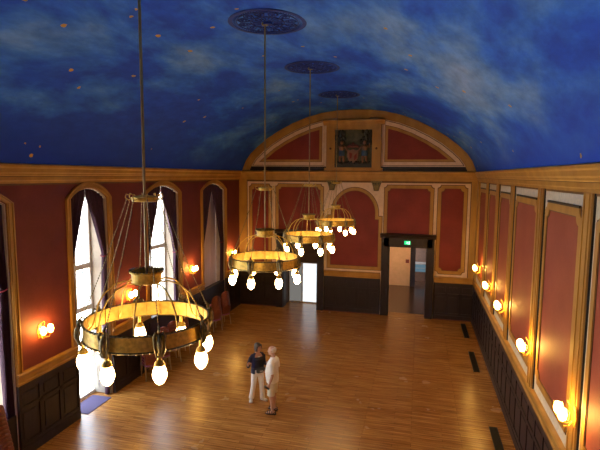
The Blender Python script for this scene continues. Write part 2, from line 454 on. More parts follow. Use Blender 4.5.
def rail_x(xf, sgn, y0, y1, name):
    pr = [(0, 1.63), (.065, 1.63), (.07, 1.68), (.055, 1.70), (.06, 1.80), (.085, 1.83), (.09, 1.87), (.07, 1.89), (0, 1.9)]
    m_ = MB(); m_.prism([(xf + sgn * d, z) for d, z in pr], 'y', y0, y1)
    return m_.build(name, 'gold')
k = 1
y = YF
segs = []
for a, b in ALLO: segs.append((y, a)); y = b
segs.append((y, YE))
for j, (a, b) in enumerate(segs):
    w = struct(wainscot_x(XL, 1, a, b, 'baseboard_left' if j == 0 else 'baseboard_left.%03d' % j))
    r_ = rail_x(XL, 1, a, b, 'chair_rail'); r_.parent = w
w = struct(wainscot_x(XR, -1, YF, YE, 'baseboard_right')); r_ = rail_x(XR, -1, YF, YE, 'chair_rail'); r_.parent = w

CPR = [(0, 5.98), (.04, 5.98), (.045, 6.03), (.07, 6.05), (.075, 6.13), (.11, 6.16), (.115, 6.19), (.15, 6.22), (.16, 6.3), (.2, 6.33), (.205, 6.38), (.1, 6.41), (0, 6.42)]
m_ = MB().prism([(XL + d, z) for d, z in CPR], 'y', YF, YE); struct(m_.build('trim_20', 'gold'))
m_ = MB().prism([(XR - d, z) for d, z in CPR], 'y', YF, YE); struct(m_.build('trim_21', 'gold'))
for nm, xf, sg in (('trim_22', XL, 1), ('trim_23', XR, -1)):
    m_ = MB()
    m_.box(min(xf, xf + sg * .012), max(xf, xf + sg * .012), YF, YE, 5.94, 5.98)
    m_.box(min(xf + sg * .05, xf + sg * .083), max(xf + sg * .05, xf + sg * .083), YF, YE, 6.125, 6.14)
    struct(m_.build(nm, 'gold_dk'))

# ---- right wall
mb = MB().box(XR, XR + .3, YF, YE + .4, 0, 6.5); struct(mb.build('wall_right', 'cream_r'))
BND = [20.3, 17.75, 15.45, 13.05, 10.1, 7.37, 4.65, 1.95, -.75, -3.4]
tn = 30
def notch_rect(x0, x1, z0, z1, d, r, q=5):
    """rectangle inset by d whose corners are scooped (concave quarter rounds of radius r)"""
    x0 += d; x1 -= d; z0 += d; z1 -= d
    pts = []
    for cx, cz, a0 in ((x0, z0, 90), (x0, z1, 0), (x1, z1, -90), (x1, z0, -180)):
        # walk clockwise, arc turning inwards
        for k in range(q + 1):
            a = R(a0 - 90 * k / q)
            pass
        pts.append(('c', cx, cz, a0))
    P = []
    def arc(cx, cz, s0, s1):
        for k in range(q + 1):
            a = R(s0 + (s1 - s0) * k / q); P.append((cx + r * math.cos(a), cz + r * math.sin(a)))
    arc(x0, z0, 0, 90); arc(x0, z1, -90, 0); arc(x1, z1, 180, 270); arc(x1, z0, 90, 180)
    return P
def panel(shape, ax, plane, sgn, name, red='red', gw=.13, field=None):
    """shape(d) -> polygon inset by d.  layered painted frame with shadow lines"""
    f = lambda t: (min(plane, plane + sgn * t), max(plane, plane + sgn * t))
    root = MB().ringpoly(shape(0), shape(gw), ax, *f(.03)).build(name, 'gold'); struct(root)
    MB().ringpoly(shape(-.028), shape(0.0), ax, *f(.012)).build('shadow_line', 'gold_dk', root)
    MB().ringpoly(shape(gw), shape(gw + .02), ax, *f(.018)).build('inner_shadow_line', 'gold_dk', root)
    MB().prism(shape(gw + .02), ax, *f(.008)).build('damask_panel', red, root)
    return root
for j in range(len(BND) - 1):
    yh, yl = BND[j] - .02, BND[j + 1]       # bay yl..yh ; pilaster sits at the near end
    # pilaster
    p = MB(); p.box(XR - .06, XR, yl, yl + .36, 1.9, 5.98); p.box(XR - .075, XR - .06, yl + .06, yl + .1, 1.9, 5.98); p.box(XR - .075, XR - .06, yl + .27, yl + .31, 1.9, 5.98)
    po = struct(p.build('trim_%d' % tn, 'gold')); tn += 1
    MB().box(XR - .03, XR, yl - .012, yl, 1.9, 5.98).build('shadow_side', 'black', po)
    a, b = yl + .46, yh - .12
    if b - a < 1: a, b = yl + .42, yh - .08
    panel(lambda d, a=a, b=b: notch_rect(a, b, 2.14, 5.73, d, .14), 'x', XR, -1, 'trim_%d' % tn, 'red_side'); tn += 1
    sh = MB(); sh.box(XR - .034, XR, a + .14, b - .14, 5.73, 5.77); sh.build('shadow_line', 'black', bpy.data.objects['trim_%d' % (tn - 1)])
m_ = MB().box(XR - .06, XR, 20.3, YE, 1.9, 5.98); struct(m_.build('trim_%d' % tn, 'gold')); tn += 1

# ---- end wall
D1 = (-6.07, -4.45); D2 = (-1.22, .40); ZD = 3.11
YB = YE + .4
mb = MB()
mb.box(XL - .7, D1[0], YE, YB, 0, ZD); mb.box(D1[1], D2[0], YE, YB, 0, ZD); mb.box(D2[1], XR + .3, YE, YB, 0, ZD)
mb.box(XL - .7, XR + .3, YE, YB, ZD, 6.6)
mb.prism([(XL - .7, 6.6)] + [(x, max(z + .05, 6.6)) for x, z in vault_pts] + [(XR + .3, 6.6)], 'y', YE, YB)
struct(mb.build('wall_end', 'cream'))
# gold field of corner pilasters
for x0, x1 in ((XL, -7.87), (2.12, XR)):
    m_ = MB().box(x0, x1, YE - .03, YE, 1.9, 5.98); m_.box(x0 + .04, x0 + .07, YE - .042, YE - .03, 1.9, 5.98); m_.box(x1 - .07, x1 - .04, YE - .042, YE - .03, 1.9, 5.98)
    struct(m_.build('trim_%d' % tn, 'gold')); tn += 1
m_ = MB().box(-7.87, 2.12, YE - .012, YE, 5.9, 5.98); m_.box(-7.87, -7.84, YE - .012, YE, 1.9, 5.9); m_.box(2.09, 2.12, YE - .012, YE, 1.9, 5.9)
struct(m_.build('trim_%d' % tn, 'gold_dk')); tn += 1
# cornice on the end wall + dark ledge band above
m_ = MB().prism([(YE - d, z) for d, z in CPR], 'x', XL, XR); struct(m_.build('trim_24', 'gold'))
m_ = MB().box(XL + .25, XR - .25, YE - .02, YE, 6.42, 6.6); struct(m_.build('trim_25', 'dark_rail'))
# wainscot / rail on end wall
def wains_y(x0, x1):
    m_ = MB(); k = max(1, round((x1 - x0) / .55)); st = (x1 - x0) / k
    m_.box(x0, x1, YE - .03, YE, 0, 1.63); m_.box(x0, x1, YE - .07, YE - .03, 0, .2); m_.box(x0, x1, YE - .05, YE - .03, .2, .3)
    m_.box(x0, x1, YE - .055, YE - .03, 1.5, 1.63); m_.box(x0, x1, YE - .055, YE - .03, 1.08, 1.16)
    for j in range(k + 1): m_.box(max(x0, x0 + j * st - .05), min(x1, x0 + j * st + .05), YE - .055, YE - .03, .3, 1.5)
    for j in range(k):
        m_.box(x0 + j * st + .1, x0 + (j + 1) * st - .1, YE - .045, YE - .03, .38, 1.0); m_.box(x0 + j * st + .1, x0 + (j + 1) * st - .1, YE - .045, YE - .03, 1.22, 1.44)
    return m_
for j, (a, b) in enumerate(((XL, D1[0] - .33), (D1[1] + .33, D2[0] - .35), (D2[1] + .33, XR))):
    w = struct(wains_y(a, b).build('baseboard_end' if j == 0 else 'baseboard_end.%03d' % j, 'dark_wood'))
    MB().prism([(YE - d, z) for d, z in ((0, 1.63), (.065, 1.63), (.07, 1.68), (.055, 1.7), (.06, 1.8), (.085, 1.83), (.09, 1.87), (0, 1.9))], 'x', a, b).build('chair_rail', 'gold', w)
    MB().box(a, b, YE - .085, YE - .07, 0, .035).build('shoe_moulding', 'chair_wood', w)
# dark door cases
def doorcase(x0, x1, name):
    m_ = MB(); wd = .31
    m_.box(x0 - wd, x0, YE - .09, YE + .02, 0, 3.5); m_.box(x1, x1 + wd, YE - .09, YE + .02, 0, 3.5)
    m_.box(x0 - wd, x1 + wd, YE - .09, YE + .02, ZD, 3.5)
    m_.box(x0 - wd, x0 - wd + .08, YE - .12, YE - .09, 0, 3.5); m_.box(x1 + wd - .08, x1 + wd, YE - .12, YE - .09, 0, 3.5)
    m_.box(x0 - .05, x0, YE - .11, YE - .09, 0, ZD); m_.box(x1, x1 + .05, YE - .11, YE - .09, 0, ZD); m_.box(x0, x1, YE - .11, YE - .09, ZD, ZD + .05)
    d = struct(m_.build(name, 'dark_wood'))
    c = MB(); c.prism([(YE, 3.5), (YE - .13, 3.5), (YE - .14, 3.56), (YE - .2, 3.6), (YE - .22, 3.67), (YE, 3.7)], 'x', x0 - wd - .07, x1 + wd + .07)
    c.build('cornice_moulding', 'dark_rail', d)
    j = MB(); j.box(x0 - .001, x0 + .02, YE, YB + .01, 0, ZD); j.box(x1 - .02, x1 + .001, YE, YB + .01, 0, ZD); j.box(x0, x1, YE, YB, ZD - .02, ZD); j.build('jamb_lining', 'dark_wood', d)
    return d
doorcase(*D1, 'door_1'); doorcase(*D2, 'door_2')
# panels
panel(lambda d: notch_rect(-7.74, -6.66, 2.0, 5.78, d, .12), 'y', YE, -1, 'trim_60')
def over(x0, x1):
    def f(d):
        P = []
        a0, a1, z1 = x0 + d, x1 - d, 5.80 - d; r = .12
        P.append((a0, 3.69)); 
        for k in range(6): t = R(-90 + 90 * k / 5); P.append((a0 + r * math.cos(t), z1 + r * math.sin(t)))
        for k in range(6): t = R(180 + 90 * k / 5); P.append((a1 + r * math.cos(t), z1 + r * math.sin(t)))
        P.append((a1, 3.69)); return P
    return f
def over_panel(x0, x1, name):
    f = over(x0, x1)
    def strip(s0, s1, y0, mat, nm, par=None):
        t = MB(); A, B = f(s0), f(s1)
        for j in range(len(A) - 1):
            vs = [(p[0], yy, p[1]) for yy in (YE - y0, YE) for p in (A[j], A[j + 1], B[j + 1], B[j])]
            t.add(vs, [(0, 1, 2, 3), (7, 6, 5, 4), (0, 4, 5, 1), (1, 5, 6, 2), (2, 6, 7, 3), (3, 7, 4, 0)])
        return t.build(nm, mat, par)
    r_ = struct(strip(0, .13, .03, 'gold', name))
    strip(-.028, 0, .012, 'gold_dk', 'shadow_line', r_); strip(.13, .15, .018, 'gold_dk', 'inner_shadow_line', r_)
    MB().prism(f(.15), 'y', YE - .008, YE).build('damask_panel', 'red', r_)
over_panel(-6.44, -4.2, 'trim_61'); over_panel(-1.47, .6, 'trim_62')
panel(lambda d: notch_rect(.78, 1.96, 2.02, 5.82, d, .13), 'y', YE, -1, 'trim_63')
def arched(d):
    x0, x1, z0 = -3.98 + d, -1.56 - d, 2.02 + d
    P = [(x0, z0), (x0, 4.42 - d), (x0 + .16, 4.42 - d), (x0 + .16, 4.56)]
    c = (x0 + x1) / 2; w = (x1 - x0) / 2 - .16; h = 5.68 - d - 4.56
    for k in range(1, 20): t = PI - PI * k / 20; P.append((c + w * math.cos(t), 4.56 + h * math.sin(t)))
    P += [(x1 - .16, 4.56), (x1 - .16, 4.42 - d), (x1, 4.42 - d), (x1, z0)]
    return P
panel(arched, 'y', YE, -1, 'trim_64')

# lunette: gilt arch band, cream, two red half panels
def halfshape(ins, xin, zb):
    """left half shape bounded by offset arch, x<=xin, z>=zb"""
    pts = offset(vault_pts, ins); P = []
    for (p, q) in zip(pts, pts[1:]):
        if p[1] < zb <= q[1] and q[0] < CV:
            t = (zb - p[1]) / (q[1] - p[1]); P.append((p[0] + (q[0] - p[0]) * t, zb))
        if p[1] >= zb and p[0] < xin: P.append(p)
        if p[0] < xin <= q[0]:
            t = (xin - p[0]) / (q[0] - p[0]); P.append((xin, p[1] + (q[1] - p[1]) * t)); break
    P.append((xin, zb)); return P
m_ = MB(); A = offset(vault_pts, -.01); B = offset(vault_pts, .33)
for j in range(len(A) - 1):
    vs = [(p[0], yy, p[1]) for yy in (YE - .1, YE) for p in (A[j], A[j + 1], B[j + 1], B[j])]
    m_.add(vs, [(0, 1, 2, 3), (7, 6, 5, 4), (0, 4, 5, 1), (1, 5, 6, 2), (2, 6, 7, 3), (3, 7, 4, 0)])
B1 = offset(vault_pts, .05); B2 = offset(vault_pts, .12)
for j in range(len(A) - 1):
    vs = [(p[0], yy, p[1]) for yy in (YE - .13, YE - .1) for p in (B1[j], B1[j + 1], B2[j + 1], B2[j])]
    m_.add(vs, [(0, 1, 2, 3), (7, 6, 5, 4), (0, 4, 5, 1), (1, 5, 6, 2), (2, 6, 7, 3), (3, 7, 4, 0)])
ar = struct(m_.build('trim_26', 'gold'))
def mirror(P): return [(2 * CV - x, z) for x, z in P][::-1]
for side in (0, 1):
    f = (lambda P: P) if side == 0 else mirror
    r_ = MB().prism(f(halfshape(.36, -4.2, 6.64)), 'y', YE - .02, YE).build('trim_%d' % (65 + side), 'gold_dk'); struct(r_)
    MB().prism(f(halfshape(.39, -4.2, 6.66)), 'y', YE - .03, YE - .02).build('pale_border', 'cream', r_)
    MB().prism(f(halfshape(.55, -4.28, 6.8)), 'y', YE - .034, YE - .03).build('shadow_line', 'gold_dk', r_)
    MB().prism(f(halfshape(.57, -4.3, 6.82)), 'y', YE - .045, YE - .034).build('gilt_border', 'gold', r_)
    MB().prism(f(halfshape(.69, -4.41, 6.91)), 'y', YE - .05, YE - .045).build('damask_panel', 'red', r_)

# ---- niche with the coat of arms
nr = empty('trim_27', (0, 0, 0)); struct(nr)
NX0, NX1, NZ0, NZ1 = -3.68, -2.05, 6.56, 8.2
m_ = MB()
m_.box(-4.06, NX0, YE - .2, YE, 6.42, 8.4); m_.box(NX1, -1.66, YE - .2, YE, 6.42, 8.4)
m_.box(NX0, NX1, YE - .2, YE, 6.42, NZ0); m_.box(NX0, NX1, YE - .2, YE, NZ1, 8.4)
m_.box(-4.14, -1.58, YE - .24, YE, 6.42, 6.54)
for x in (-3.87, -1.86): m_.box(x - .1, x + .1, YE - .225, YE - .2, 6.62, 7.3); m_.box(x - .1, x + .1, YE - .225, YE - .2, 7.46, 8.1); m_.box(x - .13, x + .13, YE - .24, YE - .2, 8.16, 8.28)
m_.build('aedicule_frame', 'gold', nr)
for x in (-3.87, -1.86): MB().ball((x, YE - .22, 7.38), .05, 10, 6).build('boss', 'gold_dk', nr)
c_ = MB().prism([(YE, 8.4), (YE - .22, 8.4), (YE - .23, 8.46), (YE - .3, 8.5), (YE - .33, 8.6), (YE, 8.64)], 'x', -4.2, -1.52)
c_.prism([(-3.55, 8.64), (-2.2, 8.64), (-2.0, 9.02), (-3.75, 9.02)], 'y', YE - .17, YE)
c_.build('entablature', 'gold', nr)
MB().box(NX0, NX1, YE - .055, YE - .05, NZ0, NZ1).build('recess_ground', paint('grey_green_ground', (.1, .1, .06), (.05, .055, .035), .7), nr)
crest = empty('coat_of_arms', (-2.87, YE - .1, 6.56))
M['blue_cl'] = paint('blue_cloth', (.03, .09, .2), rough=.6); M['leaf'] = paint('dark_foliage', (.012, .016, .02), (.03, .03, .025), .5, scale=20); M['flesh'] = paint('carved_flesh', (.26, .13, .075), rough=.5)
b_ = MB(); b_.box(-.8, .8, -.1, .04, .0, .16)
for k in range(26):
    x = -.75 + 1.5 * random.random(); b_.ball((x, -.08 + .05 * random.random(), .14 + .1 * random.random()), .05 + .03 * random.random(), 7, 5)
b_.build('foliage_base', 'leaf', crest, smooth=True)
sh_ = [(-.24, .78), (-.12, .74), (0, .8), (.12, .74), (.24, .78), (.25, .5), (.2, .32), (.1, .22), (0, .18), (-.1, .22), (-.2, .32), (-.25, .5)]
MB().prism(sh_, 'y', -.1, -.04).build('shield', 'flesh', crest, bevel=.01)
q_ = MB().prism([(-.16, .66), (-.02, .6), (-.06, .42), (-.14, .36)], 'y', -.112, -.1); q_.prism([(.05, .5), (.16, .62), (.17, .4), (.06, .3)], 'y', -.112, -.1); q_.build('shield_charge', 'red', crest)
q_ = MB().tube([(-.26, -.07, .88), (-.12, -.09, .94), (0, -.1, .9), (.12, -.09, .94), (.26, -.07, .88)], [.05, .07, .06, .07, .05], 8); q_.ball((0, -.1, 1.0), .07, 8, 6, (1, .6, 1.2)); q_.build('crest_drapery', paint('dull_red_drapery', (.16, .04, .03)), crest, smooth=True)
for s in (-1, 1):
    cx = s * .5
    q_ = MB(); q_.tube([(cx - .08, -.06, .2), (cx - .09, -.08, .38), (cx - .05, -.06, .56)], [.035, .05, .065], 8); q_.tube([(cx + .1, -.06, .2), (cx + .08, -.08, .38), (cx + .05, -.06, .56)], [.035, .05, .065], 8)
    q_.tube([(cx, -.07, .74), (cx, -.08, .9), (cx, -.08, .99)], [.11, .13, .06], 8); q_.ball((cx, -.09, 1.08), .075, 10, 7, (1, 1, 1.2))
    q_.tube([(cx - s * .1, -.08, .93), (cx - s * .2, -.1, .82), (cx - s * .27, -.1, .72)], .035, 7); q_.tube([(cx + s * .1, -.08, .93), (cx + s * .2, -.08, .86), (cx + s * .22, -.08, 1.05)], .035, 7)
    q_.build('supporter', 'flesh', crest, smooth=True)
    q_ = MB().ellstack([(cx, -.065, .5, .13, .08), (cx, -.065, .62, .14, .09), (cx, -.07, .78, .11, .08), (cx, -.07, .8, .1, .07)], 12); q_.build('supporter_tunic', 'blue_cl', crest, smooth=True)
    q_ = MB()
    for k in range(46):
        t = random.random(); q_.ball((cx + (random.random() - .5) * .46 + s * .06, -.07 + .04 * random.random(), 1.02 + .54 * t), .035 + .05 * random.random(), 6, 4, (1, .7, 1.3))
    q_.build('foliage_plume', 'leaf', crest, smooth=True)
tag(crest, 'coat of arms with two supporters in the niche under the ceiling arch', 'coat of arms')
# corbels
for x, nm in ((-3.8, 'between the chandeliers and'), (-1.83, 'between the exit sign and')):
    c = empty('corbel', (x, YE, 5.71))
    MB().prism([(-.1, -.16), (.1, -.16), (.13, 0), (.2, .2), (-.2, .2), (-.13, 0)], 'y', -.16, 0).build('basket', 'leaf', c, bevel=.01)
    q_ = MB()
    for k in range(-2, 3): q_.tube([(k * .035, -.165, -.14), (k * .05, -.18, .04), (k * .08, -.21, .19)], [.014, .024, .014], 6)
    q_.build('acanthus_leaf', 'bronze', c, smooth=True)
    MB().box(-.23, .23, -.22, 0, .2, .26).build('abacus', 'bronze', c)
    tag(c, 'dark leafy corbel under the cornice, %s the arched red panel' % nm, 'corbel', 'corbels on the end wall')

# exit sign
ex = empty('exit_sign', (-.43, YE - .13, 3.24))
MB().box(-.13, .13, -.03, .0, 0, .16).build('housing', glow('green_sign_light', (.02, .75, .25), 1.6), ex)
q_ = MB(); q_.ball((-.02, -.034, .125), .014, 8, 5, (1, .3, 1)); q_.prism([(-.03, .06), (-.005, .055), (.01, .11), (-.02, .115)], 'y', -.036, -.03)
q_.prism([(-.03, .065), (-.06, .035), (-.07, .045), (-.035, .08)], 'y', -.036, -.03); q_.prism([(-.02, .06), (.005, .03), (-.005, .015), (.015, .02), (.02, .035), (-.002, .065)], 'y', -.036, -.03)
q_.prism([(.0, .1), (.03, .08), (.035, .088), (.005, .112)], 'y', -.036, -.03); q_.prism([(.055, .015), (.1, .015), (.1, .145), (.055, .145)], 'y', -.036, -.03)
q_.build('pictogram', glow('white_sign_light', (.8, 1, .85), 2.2), ex)
tag(ex, 'small green illuminated running-man exit sign on the dark door case', 'exit sign')

# ---- rooms beyond the end wall
PX = -3.1
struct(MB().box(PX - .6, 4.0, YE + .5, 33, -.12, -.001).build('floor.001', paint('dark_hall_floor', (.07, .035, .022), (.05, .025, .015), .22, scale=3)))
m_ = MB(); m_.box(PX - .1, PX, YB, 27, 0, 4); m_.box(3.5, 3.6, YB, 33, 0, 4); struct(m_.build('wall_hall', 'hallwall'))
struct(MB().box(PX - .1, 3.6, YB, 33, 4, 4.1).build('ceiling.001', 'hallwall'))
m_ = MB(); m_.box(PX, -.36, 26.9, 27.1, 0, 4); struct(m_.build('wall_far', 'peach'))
m_ = MB(); m_.box(-.36, -.08, 26.8, 27.15, 0, 4); m_.box(1.6, 3.6, 26.8, 27.1, 0, 4); m_.box(-.08, 1.6, 26.8, 27.1, 2.2, 4); struct(m_.build('door_3', 'dark_wood'))
struct(MB().box(-1.5, 3.6, 32.5, 32.6, 0, 4).build('wall_far.001', 'hallwall')); 
sg = MB().box(-.62, -.43, 26.87, 26.9, 1.32, 1.52).build('wall_notice', paint('dull_red_board', (.3, .05, .03))); tag(sg, 'small dull red notice on the peach wall beyond the exit sign', 'sign')
cs = empty('display_counter', (.35, 28.4, 0))
MB().box(-.5, .9, 0, .6, 0, .55).build('base_cabinet', 'hallwall', cs)
MB().box(-.5, .9, 0, .6, .55, 1.0).build('lit_glass_case', glow('cool_display_light', (.35, .62, .8), .35), cs)
m_ = MB()
for x in (-.5, .2, .9): m_.box(x - .015, x + .015, -.02, 0, .5, 1.05)
m_.box(-.5, .9, -.02, 0, .76, .78); m_.box(-.52, .92, -.03, .62, 1.0, 1.04); m_.build('case_frame', 'lead', cs)
tag(cs, 'glass display counter lit pale blue in the room beyond the exit sign doorway', 'counter')
# vestibule behind the left doorway
struct(MB().box(D1[0] - .3, D1[1] + .3, YE + .5, 22.3, -.12, -.001).build('floor.002', 'floor'))
m_ = MB(); m_.box(D1[0] - .12, D1[0] - .02, YB, 22.0, 0, 3.3); m_.box(D1[1] + .02, D1[1] + .12, YB, 22.0, 0, 3.3); m_.box(D1[0] - .12, D1[1] + .12, YB, 22.0, 3.2, 3.3)
m_.box(D1[0] - .12, D1[1] + .12, 21.96, 22.08, 0, 3.3); struct(m_.build('wall_vestibule', 'hallwall'))  # backing added behind the door leaves to block leaking sun
dl = MB()
for x0, x1 in ((D1[0], -5.4), (-5.4, D1[1])):
    dl.ringpoly([(x0, .0), (x1, .0), (x1, 1.98), (x0, 1.98)], [(x0 + .03, .05), (x1 - .03, .05), (x1 - .03, 1.95), (x0 + .03, 1.95)], 'y', 21.9, 21.95)
dd = struct(dl.build('door_4', 'white'))
MB().box(D1[0] + .03, -5.43, 21.92, 21.93, .05, 1.95).build('frosted_pane', glow('daylit_frosted_pane', (.8, .76, .7), .3), dd)
MB().box(-5.37, D1[1] - .03, 21.92, 21.93, .05, 1.95).build('frosted_pane', glow('bright_daylit_pane', (.88, .95, 1.0), 1.5), dd)

# ---- front wall behind the viewer
struct(MB().box(XL - .7, XR + .3, YF - .3, YF, 0, 9.2).build('wall_front', 'cream'))
# outside
struct(MB().box(-60, XO, -60, 80, -.2, -.1).build('ground', 'terrace'))

# ---- floor grilles
for y0, y1, nm in ((18.67, 20.45, 'first of three from the end wall'), (15.39, 17.16, 'second of three from the end wall'), (10.1, 11.95, 'third and biggest looking of three')):
    r_ = empty('floor_grille', (1.97, y0, 0)); L_ = y1 - y0
    MB().ringpoly([(-.1, 0), (.1, 0), (.1, L_), (-.1, L_)], [(-.085, .015), (.085, .015), (.085, L_ - .015), (-.085, L_ - .015)], 'z', .0005, .012).build('grille_frame', 'vent', r_)
    m_ = MB(); m_.box(-.085, .085, .015, L_ - .015, .0005, .003)
    yy = .04
    while yy < L_ - .03: m_.box(-.085, .085, yy, yy + .012, .003, .01); yy += .035
    m_.build('slats', 'vent', r_)
    tag(r_, 'long black floor grille along the panelled wall, %s' % nm, 'floor grille', 'floor grilles along the right wall')

# ---- ceiling roses
def rose():
    r_ = empty('ceiling_rose'); m_ = MB()
    def ring(r0, r1, z0, z1, seg=48): m_.lathe([(r0, z0), (r1, z0), (r1, z1), (r0, z1)], (0, 0, 0), seg, closed=True)
    ring(.665, .74, -.022, 0); ring(.575, .59, -.02, 0); ring(.31, .325, -.02, 0); ring(.02, .09, -.05, 0, 24)
    for k in range(72):
        a = 2 * PI * k / 72; m_.tube([(.60 * math.cos(a), .60 * math.sin(a), -.012), (.67 * math.cos(a), .67 * math.sin(a), -.012)], .008, 4)
    m_.build('outer_rings', 'rose_bl', r_)
    p_ = MB()
    for k in range(12):
        a = 2 * PI * k / 12
        for s in (-1, 1):
            p_.tube([(r * math.cos(a + s * w), r * math.sin(a + s * w), -.013) for r, w in ((.12, 0), (.2, .17), (.27, .13), (.31, 0))], .010, 5)
            p_.tube([(r * math.cos(a + s * w), r * math.sin(a + s * w), -.013) for r, w in ((.33, .02), (.42, .16), (.5, .19), (.56, .05), (.5, .02), (.45, .07))], .011, 5)
        p_.ball((.41 * math.cos(a), .41 * math.sin(a), -.01), .022, 7, 5)
    p_.build('tracery', 'rose_bl', r_, smooth=True)
    return r_
# ---- chandelier
RR = .675; ZT, ZB = 4.595, 4.42
def chandelier():
    c = empty('chandelier', (HALL, 4.6, 0))
    MB().tube([(0, 0, 5.0), (0, 0, 9.06)], .0155, 10).build('rod', 'rod_brass', c, smooth=True)
    m_ = MB().lathe([(.001, 9.0), (.06, 9.01), (.07, 9.04), (.05, 9.07)], seg=16); m_.build('ceiling_cap', 'bronze', c, smooth=True)
    # upper corona with hooks
    m_ = MB().lathe([(.115, 5.9), (.135, 5.905), (.14, 5.95), (.12, 5.96), (.11, 5.945)], seg=32, closed=True)
    for k in range(4): a = PI / 4 + k * PI / 2; m_.tube([(.0, 0, 5.97), (.12 * math.cos(a), .12 * math.sin(a), 5.94)], .009, 6)
    co = m_.build('corona', 'brass', c, smooth=True)
    for k in range(8):
        a = R(41 + 45 * k); q = lambda r, z: (r * math.cos(a), r * math.sin(a), z)
        MB().tube([q(.13, 5.93), q(.17, 5.92), q(.2, 5.95), q(.19, 5.985), q(.165, 5.975)], .007, 5).build('hook', 'brass', co, smooth=True)
    # chains
    for k in range(8):
        a = R(41 + 45 * k); m_ = MB(); p0 = Vector((.19 * math.cos(a), .19 * math.sin(a), 5.92)); p1 = Vector(((RR + .02) * math.cos(a), (RR + .02) * math.sin(a), ZT + .03))
        nb = 46
        for j in range(nb + 1):
            t = j / nb; p = p0.lerp(p1, t); p.z -= .05 * math.sin(PI * t); m_.ball(p, .0085, 5, 3, (1, 1, 1.25))
        m_.tube([p0.lerp(p1, t / 8) - Vector((0, 0, .05 * math.sin(PI * t / 8))) for t in range(9)], .003, 4)
        m_.build('chain', 'bronze', c)
    # cup
    m_ = MB().lathe([(.02, 4.99), (.15, 4.99), (.165, 5.0), (.16, 5.02), (.165, 5.1), (.185, 5.11), (.18, 5.13), (.165, 5.125), (.15, 5.03), (.02, 5.02)], seg=32, closed=True)
    cup = m_.build('cup', 'brass', c, smooth=True)
    m_ = MB()
    for k in range(32): a = 2 * PI * k / 32; m_.ball((.18 * math.cos(a), .18 * math.sin(a), 5.135), .012, 6, 4)
    m_.build('crenellation', 'bronze', cup)
    # bowed arms
    for k in range(8):
        a = R(41 + 22.5 + 45 * k); q = lambda r, z: (r * math.cos(a), r * math.sin(a), z)
        m_ = MB().tube([q(.16, 5.0), q(.24, 5.01), q(.36, 4.97), q(.47, 4.87), q(.54, 4.75), q(.57, 4.62), q(.61, 4.5), q(.66, 4.445)], [.008, .009, .009, .009, .009, .009, .009, .008], 7)
        m_.build('arm', 'brass', c, smooth=True)
    # band
    m_ = MB().lathe([(RR, ZB), (RR, ZT), (RR - .004, ZT), (RR - .004, ZB)], seg=64, closed=True); band = m_.build('hoop', 'brass', c, smooth=True)
    MB().lathe([(RR - .006, ZB + .005), (RR - .006, ZT - .005), (RR - .009, ZT - .005), (RR - .009, ZB + .005)], seg=64, closed=True).build('hoop_lining', 'brass_in', band, smooth=True)
    for z in (ZB, ZT):
        m_ = MB(); m_.lathe([(RR - .012, z), (RR, z - .012), (RR + .014, z), (RR, z + .012)], seg=64, closed=True)
        for k in range(64): a = 2 * PI * k / 64; m_.ball(((RR + .008) * math.cos(a), (RR + .008) * math.sin(a), z), .013, 5, 4)
        m_.build('roped_rim', 'bronze', band, smooth=True)
    # ribs inside the hoop
    for k in range(24):
        a = R(41 + 15 * k + 7.5); r0 = RR - .012
        m_ = MB().tube([(r0 * math.cos(a), r0 * math.sin(a), ZB), (r0 * math.cos(a), r0 * math.sin(a), ZT)], .005, 5)
        m_.build('rib', 'brass', band)
    # ornate brackets and lamps
    for k in range(8):
        a = R(41 + 45 * k); ca, sa = math.cos(a), math.sin(a)
        def q(r, z, t=0): return (r * ca - t * sa, r * sa + t * ca, z)
        m_ = MB()
        for s in (-1, 1):
            m_.tube([q(RR + .02, ZT + .02, s * .02), q(RR + .035, ZT + .035, s * .04), q(RR + .045, ZT, s * .055), q(RR + .03, 4.52, s * .05), q(RR + .045, 4.45, s * .045), q(RR + .025, 4.38, s * .03), q(RR + .01, 4.37, s * .01)], [.008, .013, .014, .013, .014, .011, .008], 6)
        m_.tube([q(RR + .02, ZT + .0), q(RR + .05, 4.55), q(RR + .06, 4.48), q(RR + .03, 4.38)], [.02, .03, .028, .015], 8)
        m_.tube([q(RR + .0, ZT + .02), q(RR + .03, ZT + .06), q(RR + .0, ZT + .09), q(RR - .02, ZT + .07)], [.012, .014, .012, .006], 6)
        br = m_.build('bracket', 'bronze', c, smooth=True)
        lx, ly = (RR + .0) * ca, (RR + .0) * sa
        m_ = MB().lathe([(.001, 4.42), (.02, 4.42), (.022, 4.34), (.045, 4.315), (.055, 4.285), (.05, 4.28), (.035, 4.302), (.015, 4.32), (.001, 4.32)], (lx, ly, 0), 14)
        m_.build('lamp_holder', 'brass', br, smooth=True)
        pr = [(.001, 4.08), (.024, 4.085), (.05, 4.112), (.068, 4.155), (.072, 4.19), (.063, 4.235), (.046, 4.275), (.032, 4.3), (.001, 4.304)]
        m_ = MB().lathe(pr, (lx, ly, 0), 12); m_.build('bulb', 'bulb', br, smooth=True)
    return c
YC = [4.6, 8.77, 12.58, 16.9]
WHO = ['largest brass hoop chandelier, its lamps in front of the open garden doorway and mat',
       'second largest brass hoop chandelier, in front of the dark end wainscot and maroon corner',
       'third largest brass hoop chandelier, overlapping the doorway with the white lit glass',
       'smallest looking brass hoop chandelier, in front of the arched red panel']
WHR = [None, 'largest looking dark blue openwork ceiling rose on the painted vault', 'middle dark blue openwork ceiling rose over the third chandelier', 'smallest looking dark blue openwork ceiling rose, close to the end arch']
c0 = chandelier(); r0 = rose()
for i, y in enumerate(YC):
    c = c0 if i == 0 else copy_tree(c0)
    c.location = (HALL, y, 0); tag(c, WHO[i], 'chandelier', 'hoop chandeliers down the middle of the hall')
